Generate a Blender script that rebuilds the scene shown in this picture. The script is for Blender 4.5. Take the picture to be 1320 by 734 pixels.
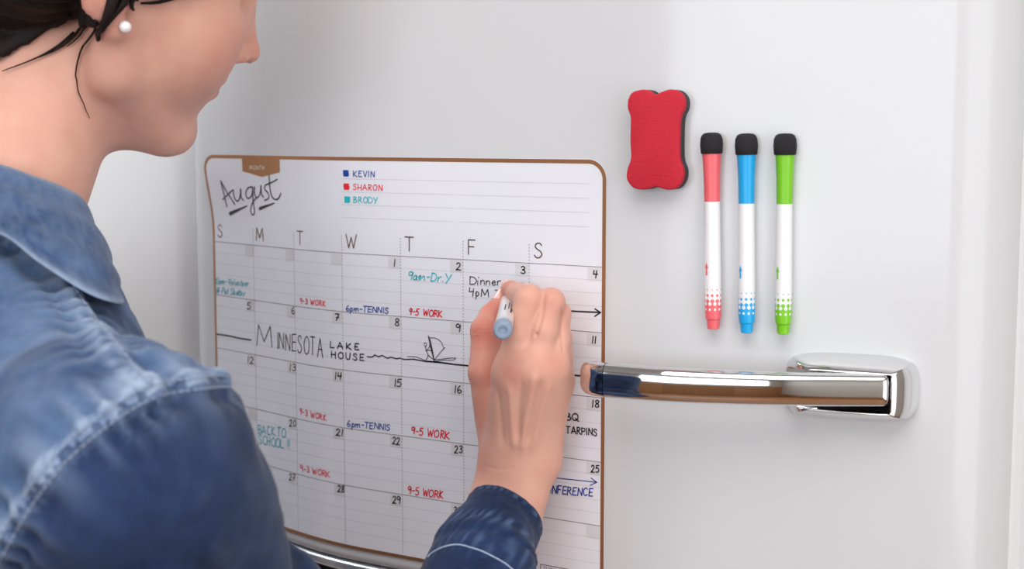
import bpy, bmesh, math, random
import numpy as np
from mathutils import Vector, Matrix, noise as mnoise
from mathutils.bvhtree import BVHTree

random.seed(4)
rng = np.random.default_rng(4)
for o in list(bpy.data.objects):
    bpy.data.objects.remove(o)
sc = bpy.context.scene
COL = sc.collection

# ------------------------------------------------------------------ camera
FPX, YAW, PIT = 1850.0, 0.54395568, 0.10556622
CAM = np.array([0.52, -0.83, 1.45])
FW = np.array([-math.sin(YAW) * math.cos(PIT), math.cos(YAW) * math.cos(PIT), -math.sin(PIT)])
RT = np.array([math.cos(YAW), math.sin(YAW), 0.0])
UP = np.cross(RT, FW)
cd = bpy.data.cameras.new('camera')
cam = bpy.data.objects.new('camera', cd)
COL.objects.link(cam)
cam.location = CAM
cam.rotation_euler = (math.pi / 2 - PIT, 0, YAW)
cd.sensor_width = 36.0
cd.lens = FPX / 1320 * 36
cd.clip_start = 0.05
cd.dof.use_dof = True
cd.dof.focus_distance = 0.95
cd.dof.aperture_fstop = 7.1
sc.camera = cam

# ------------------------------------------------------------------ exposure, sky, window and fill light
sc.view_settings.view_transform = 'Standard'
sc.view_settings.look = 'None'
sc.view_settings.gamma = 1.0
sc.view_settings.exposure = -0.12
sc.view_settings.use_curve_mapping = False
try:
    sc.cycles.use_denoising = True
    sc.cycles.max_bounces = 8
    sc.cycles.sample_clamp_indirect = 6.0
except Exception:
    pass
W = bpy.data.worlds.new('sky')
sc.world = W
W.use_nodes = True
W.node_tree.nodes['Background'].inputs[0].default_value = (0.75, 0.87, 1.0, 1)
W.node_tree.nodes['Background'].inputs[1].default_value = 1.0


def area(name, loc, rot, sx, sy, power, color):
    l = bpy.data.lights.new(name, 'AREA')
    l.shape = 'RECTANGLE'
    l.size, l.size_y, l.energy, l.color = sx, sy, power, color
    o = bpy.data.objects.new(name, l)
    o.location, o.rotation_euler = loc, rot
    COL.objects.link(o)
    return o


# daylight through the right-hand window; the rear lamp is added front fill
area('window_daylight_right', (2.18, -1.15, 1.34), (0, math.radians(90), 0), 2.0, 1.75, 19, (1.0, 0.985, 0.96))
area('rear_fill', (0.6, -3.38, 1.66), (math.radians(90), 0, 0), 2.6, 1.3, 38, (0.88, 0.94, 1.0))
area('overhead_fill', (0.75, -1.25, 2.56), (0, 0, 0), 1.6, 1.6, 34, (1.0, 0.97, 0.93))  # added overhead fill

area('overhead_fill_left', (-1.45, -0.35, 2.56), (0, 0, 0), 0.5, 0.5, 17, (0.86, 0.93, 1.0))  # added fill to brighten the wall left of the refrigerator

# ------------------------------------------------------------------ helpers


def lin(r, g, b):
    f = lambda c: (c / 255 / 12.92) if c / 255 <= 0.04045 else ((c / 255 + 0.055) / 1.055) ** 2.4
    return (f(r), f(g), f(b), 1.0)


class NT:
    def __init__(self, m):
        m.use_nodes = True
        self.t = m.node_tree
        self.bsdf = self.t.nodes['Principled BSDF']

    def n(self, kind, **kw):
        x = self.t.nodes.new(kind)
        for k, v in kw.items():
            if k in x.inputs:
                x.inputs[k].default_value = v
            else:
                setattr(x, k, v)
        return x

    def l(self, a, b):
        self.t.links.new(a, b)

    def math(self, op, a, b=None):
        x = self.n('ShaderNodeMath', operation=op)
        for i, v in enumerate((a, b)):
            if v is None:
                continue
            if isinstance(v, (int, float)):
                x.inputs[i].default_value = v
            else:
                self.l(v, x.inputs[i])
        return x.outputs[0]


def mat(name, col, rough=0.5, metal=0.0, coat=0.0, var=0.04, scale=30.0, bump=0.0, bscale=200.0, spec=0.5):
    """a procedural material: a base colour with slight noise variation and bump"""
    m = bpy.data.materials.new(name)
    t = NT(m)
    b = t.bsdf
    b.inputs['Roughness'].default_value = rough
    b.inputs['Metallic'].default_value = metal
    b.inputs['Coat Weight'].default_value = coat
    b.inputs['Coat Roughness'].default_value = 0.06
    b.inputs['Specular IOR Level'].default_value = spec
    tc = t.n('ShaderNodeTexCoord')
    nz = t.n('ShaderNodeTexNoise', Scale=scale, Detail=3.0)
    t.l(tc.outputs['Object'], nz.inputs['Vector'])
    mx = t.n('ShaderNodeMix', data_type='RGBA')
    mx.inputs[6].default_value = tuple(c * (1 - var) for c in col[:3]) + (1,)
    mx.inputs[7].default_value = tuple(min(1, c * (1 + var)) for c in col[:3]) + (1,)
    t.l(nz.outputs['Fac'], mx.inputs[0])
    t.l(mx.outputs[2], b.inputs['Base Color'])
    if bump > 0:
        n2 = t.n('ShaderNodeTexNoise', Scale=bscale, Detail=4.0)
        t.l(tc.outputs['Object'], n2.inputs['Vector'])
        bp = t.n('ShaderNodeBump', Strength=bump, Distance=0.001)
        t.l(n2.outputs['Fac'], bp.inputs['Height'])
        t.l(bp.outputs[0], b.inputs['Normal'])
    return m


class MB:
    def __init__(self):
        self.v, self.f, self.mi = [], [], []

    def add(self, vs, fs, mi=0):
        o = len(self.v)
        self.v += [tuple(map(float, p)) for p in vs]
        self.f += [tuple(i + o for i in q) for q in fs]
        self.mi += [mi] * len(fs)

    def box(self, lo, hi, mi=0):
        x0, y0, z0 = lo
        x1, y1, z1 = hi
        self.add([(x0, y0, z0), (x1, y0, z0), (x1, y1, z0), (x0, y1, z0), (x0, y0, z1), (x1, y0, z1), (x1, y1, z1), (x0, y1, z1)],
                 [(0, 3, 2, 1), (4, 5, 6, 7), (0, 1, 5, 4), (1, 2, 6, 5), (2, 3, 7, 6), (3, 0, 4, 7)], mi)

    def rings(self, R, cap0=True, cap1=True, closed=True):
        n = len(R[0])
        vs = [p for r in R for p in r]
        fs = []
        for i in range(len(R) - 1):
            for j in range(n if closed else n - 1):
                k = (j + 1) % n
                fs.append((i * n + j, i * n + k, (i + 1) * n + k, (i + 1) * n + j))
        if cap0:
            fs.append(tuple(range(n))[::-1])
        if cap1:
            fs.append(tuple((len(R) - 1) * n + j for j in range(n)))
        self.add(vs, fs)

    def build(self, name, m, parent=None, smooth=True, bevel=0.0, autosmooth=None):
        me = bpy.data.meshes.new(name)
        me.from_pydata(self.v, [], self.f)
        ms = m if isinstance(m, (list, tuple)) else [m]
        for x in ms:
            me.materials.append(x)
        if len(ms) > 1:
            me.polygons.foreach_set('material_index', self.mi)
        o = link(name, me, parent)
        if smooth:
            me.polygons.foreach_set('use_smooth', [True] * len(me.polygons))
        if autosmooth:
            e = bmesh.new()
            e.from_mesh(me)
            for ed in e.edges:
                if len(ed.link_faces) == 2 and ed.calc_face_angle(0) > math.radians(autosmooth):
                    ed.smooth = False
            e.to_mesh(me)
            e.free()
        if bevel:
            md = o.modifiers.new('bevel', 'BEVEL')
            md.width, md.segments = bevel, 3
        me.update()
        return o


def link(name, me, parent=None):
    o = bpy.data.objects.new(name, me)
    COL.objects.link(o)
    if parent is not None:
        o.parent = parent
        o.matrix_parent_inverse = parent_world(parent).inverted()
    return o


def parent_world(p):
    M = Matrix.LocRotScale(p.location, p.rotation_euler, p.scale)
    if p.parent is not None:
        return parent_world(p.parent) @ p.matrix_parent_inverse @ M
    return M


def tag(o, label=None, cat=None, group=None, kind=None):
    for k, v in (('label', label), ('category', cat), ('group', group), ('kind', kind)):
        if v:
            o[k] = v
    return o


def empty(name, loc, label, cat, group=None):
    o = bpy.data.objects.new(name, None)
    o.empty_display_size = 0.02
    o.location = loc
    COL.objects.link(o)
    return tag(o, label, cat, group)


def ray(px, py):
    return FW + (px - 660) / FPX * RT - (py - 367) / FPX * UP


def PD(px, py, d):
    """the point seen at (px, py) at distance d along the view axis"""
    return CAM + d * ray(px, py)


def PY(px, py, Y):
    d = ray(px, py)
    return CAM + d * ((Y - CAM[1]) / d[1])


def sm(x, a, b):
    t = np.clip((np.asarray(x, float) - a) / (b - a), 0, 1)
    return t * t * (3 - 2 * t)


def catmull(P, n=6):
    P = [np.asarray(p, float) for p in P]
    if len(P) < 3:
        return P
    Q = [2 * P[0] - P[1]] + P + [2 * P[-1] - P[-2]]
    out = []
    for i in range(1, len(Q) - 2):
        for k in range(n):
            t = k / n
            a, b, c, d = Q[i - 1:i + 3]
            out.append(0.5 * (2 * b + (c - a) * t + (2 * a - 5 * b + 4 * c - d) * t * t + (3 * b - a - 3 * c + d) * t ** 3))
    out.append(P[-1])
    return out


# ------------------------------------------------------------------ door profile (convex enamel door, centred on X = 0)
SS = np.arange(0, 0.4001, 0.001)
ANG = np.where(SS < 0.30, np.radians(14) * np.clip((SS - 0.105) / 0.07, 0, 1),
               np.radians(14) + np.radians(76) * np.clip((SS - 0.30) / 0.062, 0, 1))
XP = np.concatenate([[0], np.cumsum(np.cos(ANG[:-1]) * 0.001)])
YP = np.concatenate([[0], np.cumsum(np.sin(ANG[:-1]) * 0.001)])
S_EDGE = 0.362
ZT_DOOR, ZB_DOOR = 1.45 + 0.36, 1.45 - 0.3195
ZC = 1.45


def lift(s, z):
    """the upper left corner of the magnetic sheet peels away from the door"""
    return 0.0075 * float(sm(z, ZC - 0.078, ZC - 0.018) * sm(-s, 0.20, 0.29))


def SZ(s, z, off=0.0, lf=False):
    a = abs(s)
    sg = 1.0 if s >= 0 else -1.0
    x, y, an = np.interp(a, SS, XP), np.interp(a, SS, YP), np.interp(a, SS, ANG)
    if lf:
        off = off + lift(s, z)
    return np.array([sg * (x + math.sin(an) * off), y - math.cos(an) * off, z])


def door_hit(px, py, off=0.0):
    """(s, z) on the door (or on the sheet `off` in front of it) seen at a pixel"""
    d = ray(px, py)
    t = (0.83 - off) / d[1]
    for _ in range(40):
        P = CAM + t * d
        y = np.interp(abs(P[0]), XP[:363], YP[:363]) - off
        t = 0.5 * t + 0.5 * (y + 0.83) / d[1]
    P = CAM + t * d
    return math.copysign(np.interp(abs(P[0]), XP[:363], SS[:363]), P[0]), P[2]


def door_depth(px, py):
    d = ray(px, py)
    s, z = door_hit(px, py)
    return float((SZ(s, z) - CAM) @ FW)


# ------------------------------------------------------------------ materials
M = {}
M['enamel'] = mat('white_enamel', (0.635, 0.64, 0.655, 1), 0.16, coat=0.05, var=0.01, scale=4, spec=0.36)
M['side'] = mat('white_side_panel', (0.82, 0.83, 0.84, 1), 0.3, var=0.01, scale=4)
M['gasket'] = mat('grey_gasket', lin(178, 182, 188), 0.6)
M['dark'] = mat('dark_gap', (0.012, 0.012, 0.014, 1), 0.7)
M['chrome'] = mat('chrome', (0.74, 0.74, 0.75, 1), 0.045, metal=1.0, var=0.01)
M['satin'] = mat('satin_metal', (0.80, 0.81, 0.83, 1), 0.28, metal=0.8, var=0.01)
M['wall'] = mat('white_wall_paint', (0.86, 0.86, 0.86, 1), 0.7, var=0.015, scale=6, bump=0.05, bscale=300)
M['wall_beige'] = mat('beige_wall_paint', (0.46, 0.42, 0.37, 1), 0.7, var=0.03, scale=3)
M['ceil'] = mat('ceiling_paint', (0.42, 0.41, 0.40, 1), 0.8, var=0.01)
M['sheet'] = mat('laminated_sheet', (0.79, 0.79, 0.845, 1), 0.24, coat=0.25, var=0.008, scale=10)
M['foil'] = mat('copper_foil', lin(166, 116, 78), 0.42, metal=0.6, var=0.05)
M['foil_dark'] = mat('dark_copper_foil', lin(118, 82, 60), 0.4, metal=0.5, var=0.05)
M['rule'] = mat('printed_rule', lin(128, 112, 110), 0.5)
M['dots'] = mat('printed_dots', lin(120, 112, 116), 0.5)
M['faint'] = mat('faint_dots', lin(172, 168, 174), 0.5)
M['datebox'] = mat('grey_date_square', lin(213, 212, 215), 0.5)
M['black_ink'] = mat('black_ink', (0.010, 0.010, 0.014, 1), 0.45)
M['teal_ink'] = mat('teal_ink', lin(8, 182, 192), 0.45)
M['red_ink'] = mat('red_ink', lin(232, 26, 44), 0.45)
M['blue_ink'] = mat('blue_ink', lin(8, 60, 152), 0.45)
M['white_ink'] = mat('white_print', lin(240, 232, 224), 0.5)
M['frame'] = mat('window_frame_paint', (0.8, 0.8, 0.8, 1), 0.4)


def wood(name, a, b, sx, sy):
    m = bpy.data.materials.new(name)
    t = NT(m)
    tc = t.n('ShaderNodeTexCoord')
    mp = t.n('ShaderNodeMapping')
    mp.inputs['Scale'].default_value = (sx, sy, sx)
    t.l(tc.outputs['Object'], mp.inputs['Vector'])
    nz = t.n('ShaderNodeTexNoise', Scale=3.0, Detail=8.0, Roughness=0.65)
    t.l(mp.outputs[0], nz.inputs['Vector'])
    br = t.n('ShaderNodeTexBrick', Scale=1.0)
    br.inputs['Color1'].default_value = (1, 1, 1, 1)
    br.inputs['Color2'].default_value = (0.72, 0.72, 0.72, 1)
    br.inputs['Mortar'].default_value = (0.25, 0.25, 0.25, 1)
    br.inputs['Mortar Size'].default_value = 0.004
    br.inputs['Brick Width'].default_value = 1.4
    br.inputs['Row Height'].default_value = 0.12
    t.l(tc.outputs['Object'], br.inputs['Vector'])
    r = t.n('ShaderNodeMix', data_type='RGBA')
    r.inputs[6].default_value, r.inputs[7].default_value = a, b
    t.l(nz.outputs['Fac'], r.inputs[0])
    mu = t.n('ShaderNodeMix', data_type='RGBA', blend_type='MULTIPLY')
    mu.inputs[0].default_value = 1.0
    t.l(r.outputs[2], mu.inputs[6])
    t.l(br.outputs['Color'], mu.inputs[7])
    t.l(mu.outputs[2], t.bsdf.inputs['Base Color'])
    t.bsdf.inputs['Roughness'].default_value = 0.4
    return m


M['floor'] = wood('oak_floor', lin(120, 78, 46), lin(176, 122, 78), 1.2, 9)
M['panel'] = wood('wood_panel', lin(140, 96, 62), lin(186, 136, 92), 9, 9)

# ------------------------------------------------------------------ room
X0, X1, Y0, Y1, H = -2.4, 2.25, -3.5, 0.72, 2.6


def struct(name, mb, m, **k):
    o = mb.build(name, m, smooth=False, **k)
    o['kind'] = 'structure'
    return o


b = MB(); b.box((X0 - .1, Y0 - .1, -0.1), (X1 + .1, Y1 + .1, 0)); struct('floor', b, M['floor'])
b = MB(); b.box((X0 - .1, Y0 - .1, H), (X1 + .1, Y1 + .1, H + .1)); struct('ceiling', b, M['ceil'])
b = MB(); b.box((X0, Y1, 0), (X1, Y1 + .1, H)); struct('wall_back', b, M['wall'])
b = MB(); b.box((X0 - .1, Y0, 0), (X0, Y1, H)); struct('wall_left', b, M['wall'])
b = MB()
arc = [(-0.395 + .035 * math.sin(a), 0.10 + .035 * (1 - math.cos(a))) for a in np.linspace(0, math.pi / 2, 12)]
foot = [(X0, 0.10)] + arc + [(-0.36, Y1), (X0, Y1)]
b.rings([[(x, y, z) for x, y in foot] for z in (0.0, H)])
o_ = b.build('wall_side', M['wall'], autosmooth=30)
o_['kind'] = 'structure'


def wall_hole(name, axis, at, th, lo, hi, h0, h1):
    b = MB()
    if axis == 'x':
        b.box((at, Y0, 0), (at + th, lo, H)); b.box((at, hi, 0), (at + th, Y1, H))
        b.box((at, lo, 0), (at + th, hi, h0)); b.box((at, lo, h1), (at + th, hi, H))
    else:
        b.box((X0, at - th, 0), (lo, at, H)); b.box((hi, at - th, 0), (X1, at, H))
        b.box((lo, at - th, 0), (hi, at, h0)); b.box((lo, at - th, h1), (hi, at, H))
    struct(name, b, M['wall_beige'])


wall_hole('wall_right', 'x', X1, .1, -2.1, -0.2, 0.3, 2.4)
wall_hole('wall_front', 'y', Y0, .1, -0.8, 2.0, 0.95, 2.4)
b = MB()
for y in (-2.1, -1.18, -0.25):
    b.box((X1 + .02, y, 0.3), (X1 + .06, y + .05, 2.4))
for z in (0.3, 1.32, 2.35):
    b.box((X1 + .02, -2.1, z), (X1 + .06, -0.2, z + .05))
struct('window_1', b, M['frame'])
b = MB()
for x in (-0.8, 0.575, 1.95):
    b.box((x, Y0 - .06, 0.95), (x + .05, Y0 - .02, 2.4))
for z in (0.95, 2.35):
    b.box((-0.8, Y0 - .06, z), (2.0, Y0 - .02, z + .05))
struct('window_2', b, M['frame'])
b = MB(); b.box((X0, Y0, 0), (X1, Y0 + .025, 0.9)); struct('trim_1', b, M['panel'])
b = MB(); b.box((X1 - .025, Y0 + .03, 0), (X1, Y1, 0.29)); struct('trim_2', b, M['panel'])

# ------------------------------------------------------------------ refrigerator
fridge = empty('refrigerator', (0, 0.3, 0), 'white retro refrigerator with a bowed enamel door and chrome handle', 'refrigerator')


def bowed(zb, zt, back, rnd, r_off=0.0):
    """a door: the bowed profile swept in Z with rounded top and bottom edges"""
    s_list = list(np.arange(-S_EDGE, S_EDGE + 1e-6, 0.002))
    zs = [(zb + rnd * (1 - math.cos(a)), -rnd * (1 - math.sin(a))) for a in np.linspace(0, math.pi / 2, 7)]
    zs += [(zb + (zt - zb) * k, 0.0) for k in (0.3, 0.6, 0.8)]
    zs += [(zt - rnd * (1 - math.cos(a)), -rnd * (1 - math.sin(a))) for a in np.linspace(math.pi / 2, 0, 7)]
    R = []
    for z, off in zs:
        ring = [SZ(s, z, off + r_off) for s in s_list]
        for i, y in ((-1, 1), (0, 0)):
            pass
        ring += [np.array([ring[-1][0], back, z]), np.array([ring[0][0], back, z])]
        R.append(ring)
    m = MB(); m.rings(R)
    return m


YB = 0.085
upper = bowed(ZB_DOOR, ZT_DOOR, YB, 0.007).build('upper_door', M['enamel'], fridge, autosmooth=40)
ch = bowed(ZB_DOOR - 0.0085, ZB_DOOR - 0.0004, YB, 0.0038, -0.0004).build('door_trim', M['satin'], fridge, autosmooth=60)
tag(ch, 'pale satin metal strip along the bottom edge of the door')
bowed(0.14, ZB_DOOR - 0.030, YB, 0.007).build('lower_door', M['enamel'], fridge, autosmooth=40)
xe = SZ(S_EDGE, 1)[0]
g = MB(); g.box((-xe + .006, YB, 0.14), (xe - .006, YB + .018, ZT_DOOR - .004)); g.build('gasket', M['gasket'], fridge, smooth=False)
g = MB(); g.box((-xe + .004, YB - .04, ZB_DOOR - 0.0295), (xe - .004, YB + .016, ZB_DOOR - 0.0087)); g.build('door_gap_shade', M['dark'], fridge, smooth=False)  # near-black block standing in for the shade between the doors
g = MB(); g.box((-xe + .001, YB + .018, 0.1), (xe - .001, 0.66, ZT_DOOR + .03)); g.build('body', M['side'], fridge, smooth=False, bevel=.02)
for sx in (-1, 1):
    for sy in (0.15, 0.6):
        f_ = MB()
        f_.rings([[(sx * .25 + .02 * math.cos(a), sy + .02 * math.sin(a), z) for a in np.linspace(0, 2 * math.pi, 16, endpoint=False)] for z in (0.0, 0.12)])
        f_.build('foot', M['dark'], fridge, autosmooth=40)

# chrome handle: a domed base with a slot, and a bar that rises out of it
sb0, zb0 = door_hit(1004, 497, 0.010)
sb1, zb1 = door_hit(1186, 500)
HL, HS0 = sb1 - sb0, 0.5 * (sb0 + sb1)
HZ = door_hit(1094, 498)[1]
HH = 0.0205
base = MB()
NU, NV = 150, 80
slot_v = []
for iu in range(NU + 1):
    for iv in range(NV + 1):
        u = -1 + 2 * iu / NU
        v = -1 + 2 * iv / NV
        # squircle mapping of the square onto a rounded rectangle
        uu = u * math.sqrt(1 - 0.22 * v ** 4)
        vv = v * math.sqrt(1 - (0.30 if u < 0 else 0.34) * u ** 4)
        e = max(abs(u), abs(v))
        hgt = 0.0275 * (1 - max(0.0, (e - 0.12) / 0.88) ** 3.4) ** 0.75 * (0.80 + 0.20 * sm(u, -1, 0.6))
        slot = float(sm(0.585 - abs(vv), 0.0, 0.08) * sm(0.605 - uu, 0.0, 0.05))
        hgt = hgt * (1 - slot) + min(hgt, 0.005) * slot
        slot_v.append(slot)
        base.v.append(tuple(SZ(HS0 + uu * HL / 2, HZ + vv * HH, hgt)))
for iu in range(NU):
    for iv in range(NV):
        a = iu * (NV + 1) + iv
        base.f.append((a, a + NV + 1, a + NV + 2, a + 1))
base.mi = [1 if min(slot_v[i] for i in f) > 0.25 and (f[0] // (NV + 1)) / NU > 0.24 else 0 for f in base.f]  # slot faces coloured near-black to stand in for shade in the recess
hb = base.build('handle_base', [M['chrome'], M['dark']], upper)
P_R = PD(1136, 503, door_depth(1136, 503) - 0.0215)
d_ = ray(783, 490)
P_L = CAM + d_ * ((P_R[2] - CAM[2]) / d_[2])
Pm1 = 0.62 * P_R + 0.38 * P_L + np.array([0, -0.010, 0])
Pm2 = 0.28 * P_R + 0.72 * P_L + np.array([0, -0.010, 0])
path = catmull([P_R, Pm1, Pm2, P_L], 16)


def bar_ring(p, tn, hh, th, n=40):
    nr = np.cross(tn, [0, 0, 1]); nr /= np.linalg.norm(nr)
    R = []
    for a in np.linspace(0, 2 * math.pi, n, endpoint=False):
        c, s_ = math.cos(a), math.sin(a)
        R.append(p + nr * th * math.copysign(abs(c) ** 0.62, c) + np.array([0, 0, 1]) * hh * math.copysign(abs(s_) ** 0.62, s_))
    return R


rr = []
L = len(path)
for i, p in enumerate(path):
    tn = path[min(i + 1, L - 1)] - path[max(i - 1, 0)]
    tn /= np.linalg.norm(tn)
    t = i / (L - 1)
    hh = 0.0098 + 0.0010 * t
    th = 0.0062 + 0.0016 * t
    if i == 0:
        for a in np.linspace(0.15, 1, 5)[:-1]:
            q = math.sqrt(1 - (1 - a) ** 2)
            rr.append(bar_ring(p - tn * 0.0045 * (1 - (1 - a)) * 0 + tn * (-0.004 * (1 - a)), tn, hh * (0.72 + 0.28 * q), th * (0.6 + 0.4 * q)))
    rr.append(bar_ring(p, tn, hh, th))
bm_ = MB(); bm_.rings(rr); bm_.build('handle_bar', M['chrome'], upper, autosmooth=55)
tn = path[-1] - path[-2]; tn[2] = 0; tn /= np.linalg.norm(tn)
ee = []
c_ = path[-1] + tn * 0.0004
TURN = math.radians(62)
NE = 14
for k in range(NE + 1):
    a = TURN * k / NE
    dr = np.array([tn[0] * math.cos(a) + tn[1] * math.sin(a), tn[1] * math.cos(a) - tn[0] * math.sin(a), 0])
    if k:
        c_ = c_ + dr * 0.0195 / NE
    q = 1 - 0.55 * max(0, (k / NE - .55) / .45) ** 3
    ee.append(bar_ring(c_, dr, 0.0109 * (1 - .22 * (k / NE) ** 4), 0.0079 * q))
g = MB(); g.rings(ee); tag(g.build('handle_end', M['chrome'], upper, autosmooth=60), 'curved free end of the chrome handle')

# ------------------------------------------------------------------ magnetic calendar
CS = [-0.0742 + 0.05309 * (k - 3) for k in range(8)]       # column lines, s
CS = [-0.0742 - 4 * 0.05309 + 0.05309 * k for k in range(8)]
RZ = [ZC - 0.0875 - 0.04333 * j for j in range(6)]         # header line, then the week rows
SL, SR, ZTOP, ZBOT = -0.2902, 0.0902, ZC - 0.0172, ZC - 0.3088
CR = 0.0135
T0 = 0.0007
cal = empty('wall_calendar', SZ(-0.1, ZBOT, 0), 'white dry-erase month calendar with copper border stuck on the refrigerator door', 'calendar')

ss = list(np.concatenate([SL + CR * (1 - np.cos(np.linspace(0, math.pi / 2, 9))), np.linspace(SL + CR, SR - CR, 110)[1:-1], SR - CR * (1 - np.cos(np.linspace(math.pi / 2, 0, 9)))]))


def corner(s):
    d = max(SL + CR - s, s - (SR - CR), 0)
    return CR - math.sqrt(max(0, CR * CR - d * d))


m = MB()
cols = []
for off in (T0, 0.0001):
    g_ = []
    for s in ss:
        c = corner(s)
        g_.append([SZ(s, (ZBOT + c) + (ZTOP - ZBOT - 2 * c) * k / 40, off, True) for k in range(41)])
    cols.append(g_)
n0 = 41
for side in (0, 1):
    vs = [p for c in cols[side] for p in c]
    fs = []
    for i in range(len(ss) - 1):
        for k in range(40):
            q = (i * n0 + k, (i + 1) * n0 + k, (i + 1) * n0 + k + 1, i * n0 + k + 1)
            fs.append(q if side == 0 else q[::-1])
    m.add(vs, fs)
m.build('sheet', M['sheet'], cal)

# copper border: a band following the rounded rectangle


def rrect(inset):
    r = max(CR - inset, 0.001)
    a0, a1, b0, b1 = SL + inset, SR - inset, ZBOT + inset, ZTOP - inset
    P = []
    for cx, cz, t0 in ((a1 - r, b1 - r, 0), (a0 + r, b1 - r, 90), (a0 + r, b0 + r, 180), (a1 - r, b0 + r, 270)):
        for k in range(13):
            t = math.radians(t0 + 90 * k / 12)
            P.append((cx + r * math.cos(t), cz + r * math.sin(t)))
    out = []
    for i in range(len(P)):
        p, q = P[i], P[(i + 1) % len(P)]
        L = math.hypot(q[0] - p[0], q[1] - p[1])
        nn = max(1, round((abs(q[0] - p[0]) * 380 + abs(q[1] - p[1]) * 290) / 3.0)) if L > 0.02 else 1
        for k in range(nn):
            out.append((p[0] + (q[0] - p[0]) * k / nn, p[1] + (q[1] - p[1]) * k / nn))
    return out


pa = rrect(0.0003)
pb = []
r_in = rrect(0.0030)
pb = r_in
m = MB()
vo = [SZ(s, z, T0 + .00012, True) for s, z in pa]
vi = [SZ(s, z, T0 + .00012, True) for s, z in pb]
if len(vo) == len(vi):
    n = len(vo)
    m.add(vo + vi, [(i, (i + 1) % n, n + (i + 1) % n, n + i) for i in range(n)])
tag(m.build('border', M['foil'], cal), 'copper foil border of the calendar')


class Ink(MB):
    """flat strokes lying on the sheet, given in (s, z)"""
    def __init__(self, off=0.00022):
        super().__init__()
        self.off = off

    def stroke(self, P, w0, w1=None):
        w1 = w0 if w1 is None else w1
        P = [np.asarray(p, float) for p in P]
        Q = [P[0]]
        for p in P[1:]:
            if np.linalg.norm(p - Q[-1]) > 1e-5:
                Q.append(p)
        if len(Q) < 2:
            Q.append(Q[0] + np.array([1e-4, 0]))
        R = [Q[0]]
        for p in Q[1:]:                       # follow the bowed door
            k = max(1, int(np.linalg.norm(p - R[-1]) / 0.006))
            a = R[-1]
            for j in range(1, k + 1):
                R.append(a + (p - a) * j / k)
        Q = R
        n = len(Q)
        W_ = [(w0 + (w1 - w0) * i / (n - 1)) / 2 for i in range(n)]
        T = [(Q[i + 1] - Q[i]) / (np.linalg.norm(Q[i + 1] - Q[i]) + 1e-12) for i in range(n - 1)]
        for i in range(n - 1):
            nn = np.array([-T[i][1], T[i][0]])
            c = [Q[i] + nn * W_[i], Q[i] - nn * W_[i], Q[i + 1] - nn * W_[i + 1], Q[i + 1] + nn * W_[i + 1]]
            self.add([SZ(q[0], q[1], self.off + T0, True) for q in c], [(0, 1, 2, 3)])
        for i in range(n):
            if i in (0, n - 1) or T[i - 1] @ T[i] < 0.97:
                ring = [SZ(Q[i][0] + W_[i] * math.cos(a), Q[i][1] + W_[i] * math.sin(a), self.off + T0 + 2e-6, True) for a in np.linspace(0, 2 * math.pi, 9)[:-1]]
                self.add(ring, [tuple(range(8))])

    def poly(self, P):
        self.add([SZ(s, z, self.off + T0, True) for s, z in P], [tuple(range(len(P)))])

    def pxs(self, P, wpx, w1=None, smooth=True):
        """strokes read off the photograph, laid on the sheet"""
        if smooth and len(P) > 2:
            P = catmull(P, 5)
        Q = [door_hit(p[0], p[1], T0) for p in P]
        wpx *= 1.35 if P[0][0] < 440 else 1.05
        self.stroke(Q, wpx / 1950, None if w1 is None else w1 / 1950)


G = {}


def gl(ch, w, *st):
    G[ch] = (w, st)


C = 'c'
gl('A', .8, [(0, 0), (.38, 1), (.8, 0)], [(.14, .36), (.68, .36)])
gl('B', .66, [(.02, 0), (.02, 1)], [C, (.02, 1), (.45, .94), (.5, .75), (.3, .55), (.04, .52)], [C, (.04, .52), (.5, .46), (.64, .25), (.4, .03), (.02, 0)])
gl('C', .66, [C, (.64, .85), (.4, 1), (.1, .8), (.02, .45), (.15, .1), (.4, 0), (.66, .15)])
gl('D', .7, [(.05, 0), (.05, 1)], [C, (.0, 1), (.4, .95), (.68, .6), (.6, .2), (.3, .02), (.0, 0)])
gl('E', .6, [(.6, 1), (.04, .98), (.02, 0), (.62, .02)], [(.04, .52), (.5, .54)])
gl('F', .58, [(.58, 1), (.03, 1), (.03, 0)], [(.03, .53), (.48, .53)])
gl('H', .7, [(.03, 1), (.03, 0)], [(.68, 1), (.68, 0)], [(.03, .5), (.68, .52)])
gl('I', .14, [(.07, 1), (.07, 0)])
gl('J', .6, [C, (.42, 1), (.42, .5), (.38, .15), (.2, .0), (.0, .14)], [(.1, 1), (.75, 1)])
gl('K', .68, [(.03, 1), (.03, 0)], [(.6, .95), (.05, .42), (.72, .0)])
gl('L', .55, [(.04, 1), (.02, 0), (.58, .03)])
gl('M', .95, [(.0, 0), (.1, 1), (.46, .22), (.84, 1), (.95, 0)])
gl('N', .75, [(.02, 0), (.05, 1), (.68, .03), (.72, 1)])
gl('O', .78, [C, (.4, 1), (.1, .8), (.0, .45), (.15, .08), (.42, .0), (.7, .2), (.76, .6), (.6, .92), (.36, 1)])
gl('P', .6, [(.03, 0), (.03, 1)], [C, (.03, 1), (.45, .95), (.58, .74), (.42, .52), (.05, .48)])
gl('Q', .8, [C, (.4, 1), (.1, .8), (.0, .45), (.15, .08), (.42, .0), (.7, .2), (.76, .6), (.6, .92), (.36, 1)], [(.42, .3), (.82, -.1)])
gl('R', .66, [(.03, 0), (.03, 1)], [C, (.03, 1), (.45, .95), (.56, .76), (.4, .55), (.05, .5)], [(.2, .5), (.7, .0)])
gl('S', .6, [C, (.56, .84), (.4, .99), (.14, .94), (.06, .74), (.25, .56), (.45, .45), (.58, .24), (.42, .03), (.16, .0), (.0, .16)])
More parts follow.
